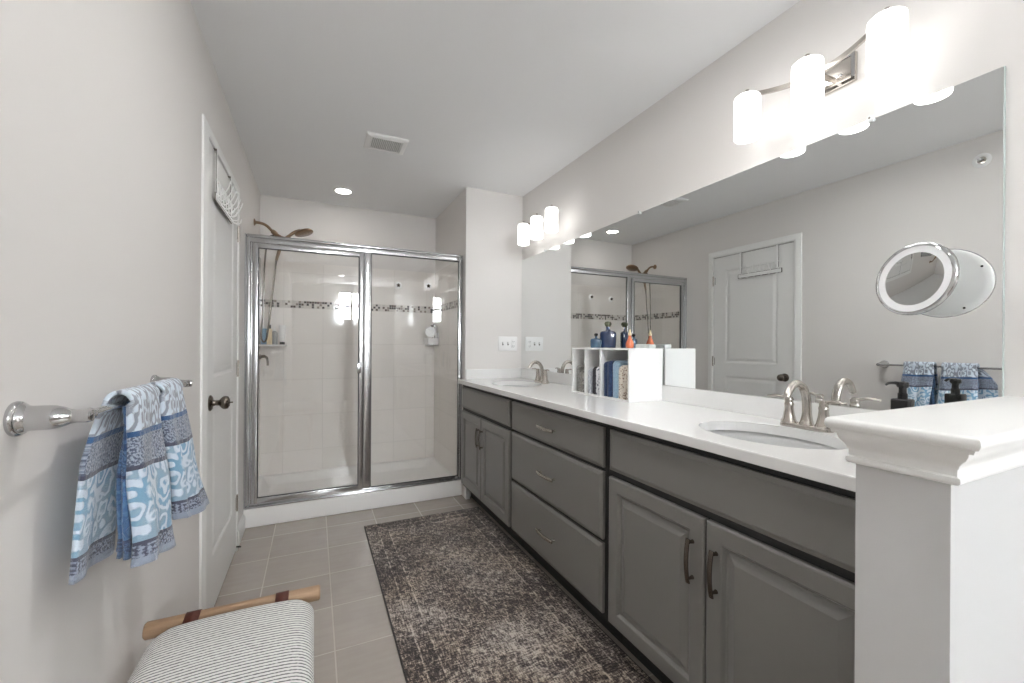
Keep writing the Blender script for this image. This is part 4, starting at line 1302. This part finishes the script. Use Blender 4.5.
washcloth(1.827, 1.859, .146, K1, 'charcoal folded washcloth in the middle compartment', 2, seed=1)
washcloth(1.777, 1.823, .148, P1, 'grey and white patterned folded washcloth in the middle compartment', 3, seed=2)
washcloth(1.694, 1.762, .185, N1, 'navy folded hand towel in the rightmost compartment', 2, seed=0)
washcloth(1.645, 1.690, .185, B1, 'light blue folded washcloth in the rightmost compartment', 2, seed=1)
washcloth(1.609, 1.641, .165, W1, 'white and tan dotted folded washcloth in the rightmost compartment', 2, seed=0)
washcloth(1.571, 1.605, .168, W2, 'brown and white dotted folded washcloth at the near end of the rightmost compartment', 2, seed=2)

# decorative bottles on top of the organizer
oz = OZ1
def flask(name, x, y, w, h, m, sm, label, neck, d=.5):
    """flattened flask: body w wide along y"""
    t = thing(name, label, 'bottle', (x, y, oz))
    r = w / 2
    prof = [(0, 0), (r * .90, 0), (r * .95, .003), (r, h * .30), (r, h * .50), (r * .95, h * .57), (r * .80, h * .62), (neck * 1.3, h * .65), (neck, h * .69), (neck, h * .80), (0, h * .80)]
    mt_ = Matrix.Translation((x, y, oz + .0003)) @ Matrix.Rotation(radians(-38), 4, 'Z')
    obj('bottle_body', lathe(bmesh.new(), prof, mt_, 30, d), m, t, 40)
    prof = [(0, h * .79), (neck * 1.2, h * .80), (neck * 1.5, h * .84), (neck * 1.9, h * .91), (neck * 1.4, h * .98), (0, h)]
    obj('stopper', lathe(bmesh.new(), prof, mt_, 16), sm, t, 50)
    return t
flask('decorative_bottle', 1.915, 1.905, .092, .150, 'bluebottle', 'greenstop', 'wide cobalt blue glass bottle with green stopper on top of the organizer', .011)
flask('decorative_bottle', 1.840, 1.915, .062, .082, 'slateblue', 'black', 'small slate blue glass bottle with dark stopper on top of the organizer', .006, .7)
t = thing('orange_bottle', 'small orange teardrop bottle on top of the organizer at its near corner', 'bottle', (1.905, 1.712, oz))
obj('bottle_body', lathe(bmesh.new(), [(0, 0), (.016, 0), (.021, .006), (.021, .024), (.014, .042), (.0075, .056), (.0070, .066), (0, .066)], Matrix.Translation((1.905, 1.712, oz + .0003)), 24), 'orange', t, 50)
obj('bottle_neck', lathe(bmesh.new(), [(0, .066), (.0085, .067), (.0095, .076), (.006, .084), (.004, .096), (0, .098)], Matrix.Translation((1.905, 1.712, oz + .0003)), 20), 'cream', t, 50)
bm = bmesh.new()
rib = cloth_mat('white_ribbed_cloth', (214, 216, 214), (196, 200, 198), 60)
for k in range(22):
    tube(bm, [(1.905, 1.572 + k * .0042, oz + .0035), (1.905, 1.572 + k * .0042, oz + .022)], .0024, 8)
box(bm, 1.900, 1.945, 1.569, 1.664, oz + .0003, oz + .020, bev=.003)
tag(obj('ribbed_cloth', bm, rib), 'small white ribbed folded cloth on top of the organizer', 'cloth')

# ---------------------------------------------------------------- soap pump behind the half wall
px_, py_ = 1.820, 0.558
t = thing('soap_dispenser', 'black soap pump bottle behind the half wall, beside the near sink', 'soap dispenser', (px_, py_, CZ1))
obj('bottle_body', B(px_ - .019, px_ + .019, py_ - .019, py_ + .019, CZ1 + .0003, 1.064, bev=.004, seg=3), 'black', t, 40)
obj('collar', lathe(bmesh.new(), [(0, 1.063), (.010, 1.063), (.010, 1.078), (.008, 1.080), (.008, 1.094), (0, 1.094)], Matrix.Translation((px_, py_, 0)), 22), 'black', t, 40)
bm = lathe(bmesh.new(), [(0, 1.093), (.011, 1.094), (.013, 1.100), (.012, 1.108), (0, 1.110)], Matrix.Translation((px_, py_, 0)), 22)
tube(bm, smooth_path([(px_, py_, 1.104), (px_ - .010, py_ + .012, 1.105), (px_ - .017, py_ + .022, 1.104), (px_ - .021, py_ + .028, 1.099)], 4), [.006] * 5 + [.005] * 4 + [.0045] * 4, 12, flat=.7)
obj('pump_head', bm, 'black', t, 50)

# ---------------------------------------------------------------- makeup mirror on suction cup
MC = Vector((1.890, .560, 1.385)); MN = Vector((-.955, .27, .10)).normalized()
mk = thing('makeup_mirror', 'round lighted makeup mirror with white back, fixed to the wall mirror', 'mirror', tuple(MC))
ax = axis_m(MC, MN)
R = .096
obj('housing', lathe(bmesh.new(), [(0, -.014), (R * .80, -.013), (R - .004, -.009), (R, -.003), (R, .001)], ax, 56), 'plastic', mk, 50)
obj('chrome_rim', lathe(bmesh.new(), [(R - .001, -.003), (R + .0025, .000), (R + .003, .006), (R, .011), (R - .005, .012), (R - .007, .009), (R - .007, .002)], ax, 56), 'chrome', mk, 50)
obj('light_ring', lathe(bmesh.new(), [(R - .0065, .003), (R - .0065, .0085), (R - .024, .0085), (R - .024, .001)], ax, 56), 'ringlight', mk, 50)
rc_ = .55; ri = R - .0242
prof = [(ri, .0015)] + [(ri * q / 14, rc_ - math.sqrt(rc_ ** 2 - (ri * q / 14) ** 2) + .0015 - (rc_ - math.sqrt(rc_ ** 2 - ri ** 2))) for q in range(13, -1, -1)]
obj('magnifying_glass', lathe(bmesh.new(), [(r_, h_ + .0055) for r_, h_ in prof], ax, 56), 'mirror', mk, 180)
bm = bmesh.new()
for k in range(4):
    a = 2 * pi * k / 4 + .5
    lathe(bm, [(0, -.0148), (.0030, -.0143), (.0030, -.0120)], ax @ Matrix.Translation((R * .86 * cos(a), R * .86 * sin(a), .001)), 8)
obj('screws', bm, 'black', mk)
bp_ = MC - MN * .014
wl = Vector((W - .0068, bp_.y - .01, bp_.z - .01))
bm = lathe(bmesh.new(), [(0, 0), (.034, 0), (.034, .006), (.024, .014), (.012, .018), (0, .018)], axis_m(wl, (-1, 0, 0)), 30)
tube(bm, [wl + Vector((-.012, 0, 0)), bp_ + Vector((.0, 0, 0))], .009, 14)
obj('suction_mount', bm, 'plastic', mk, 50)
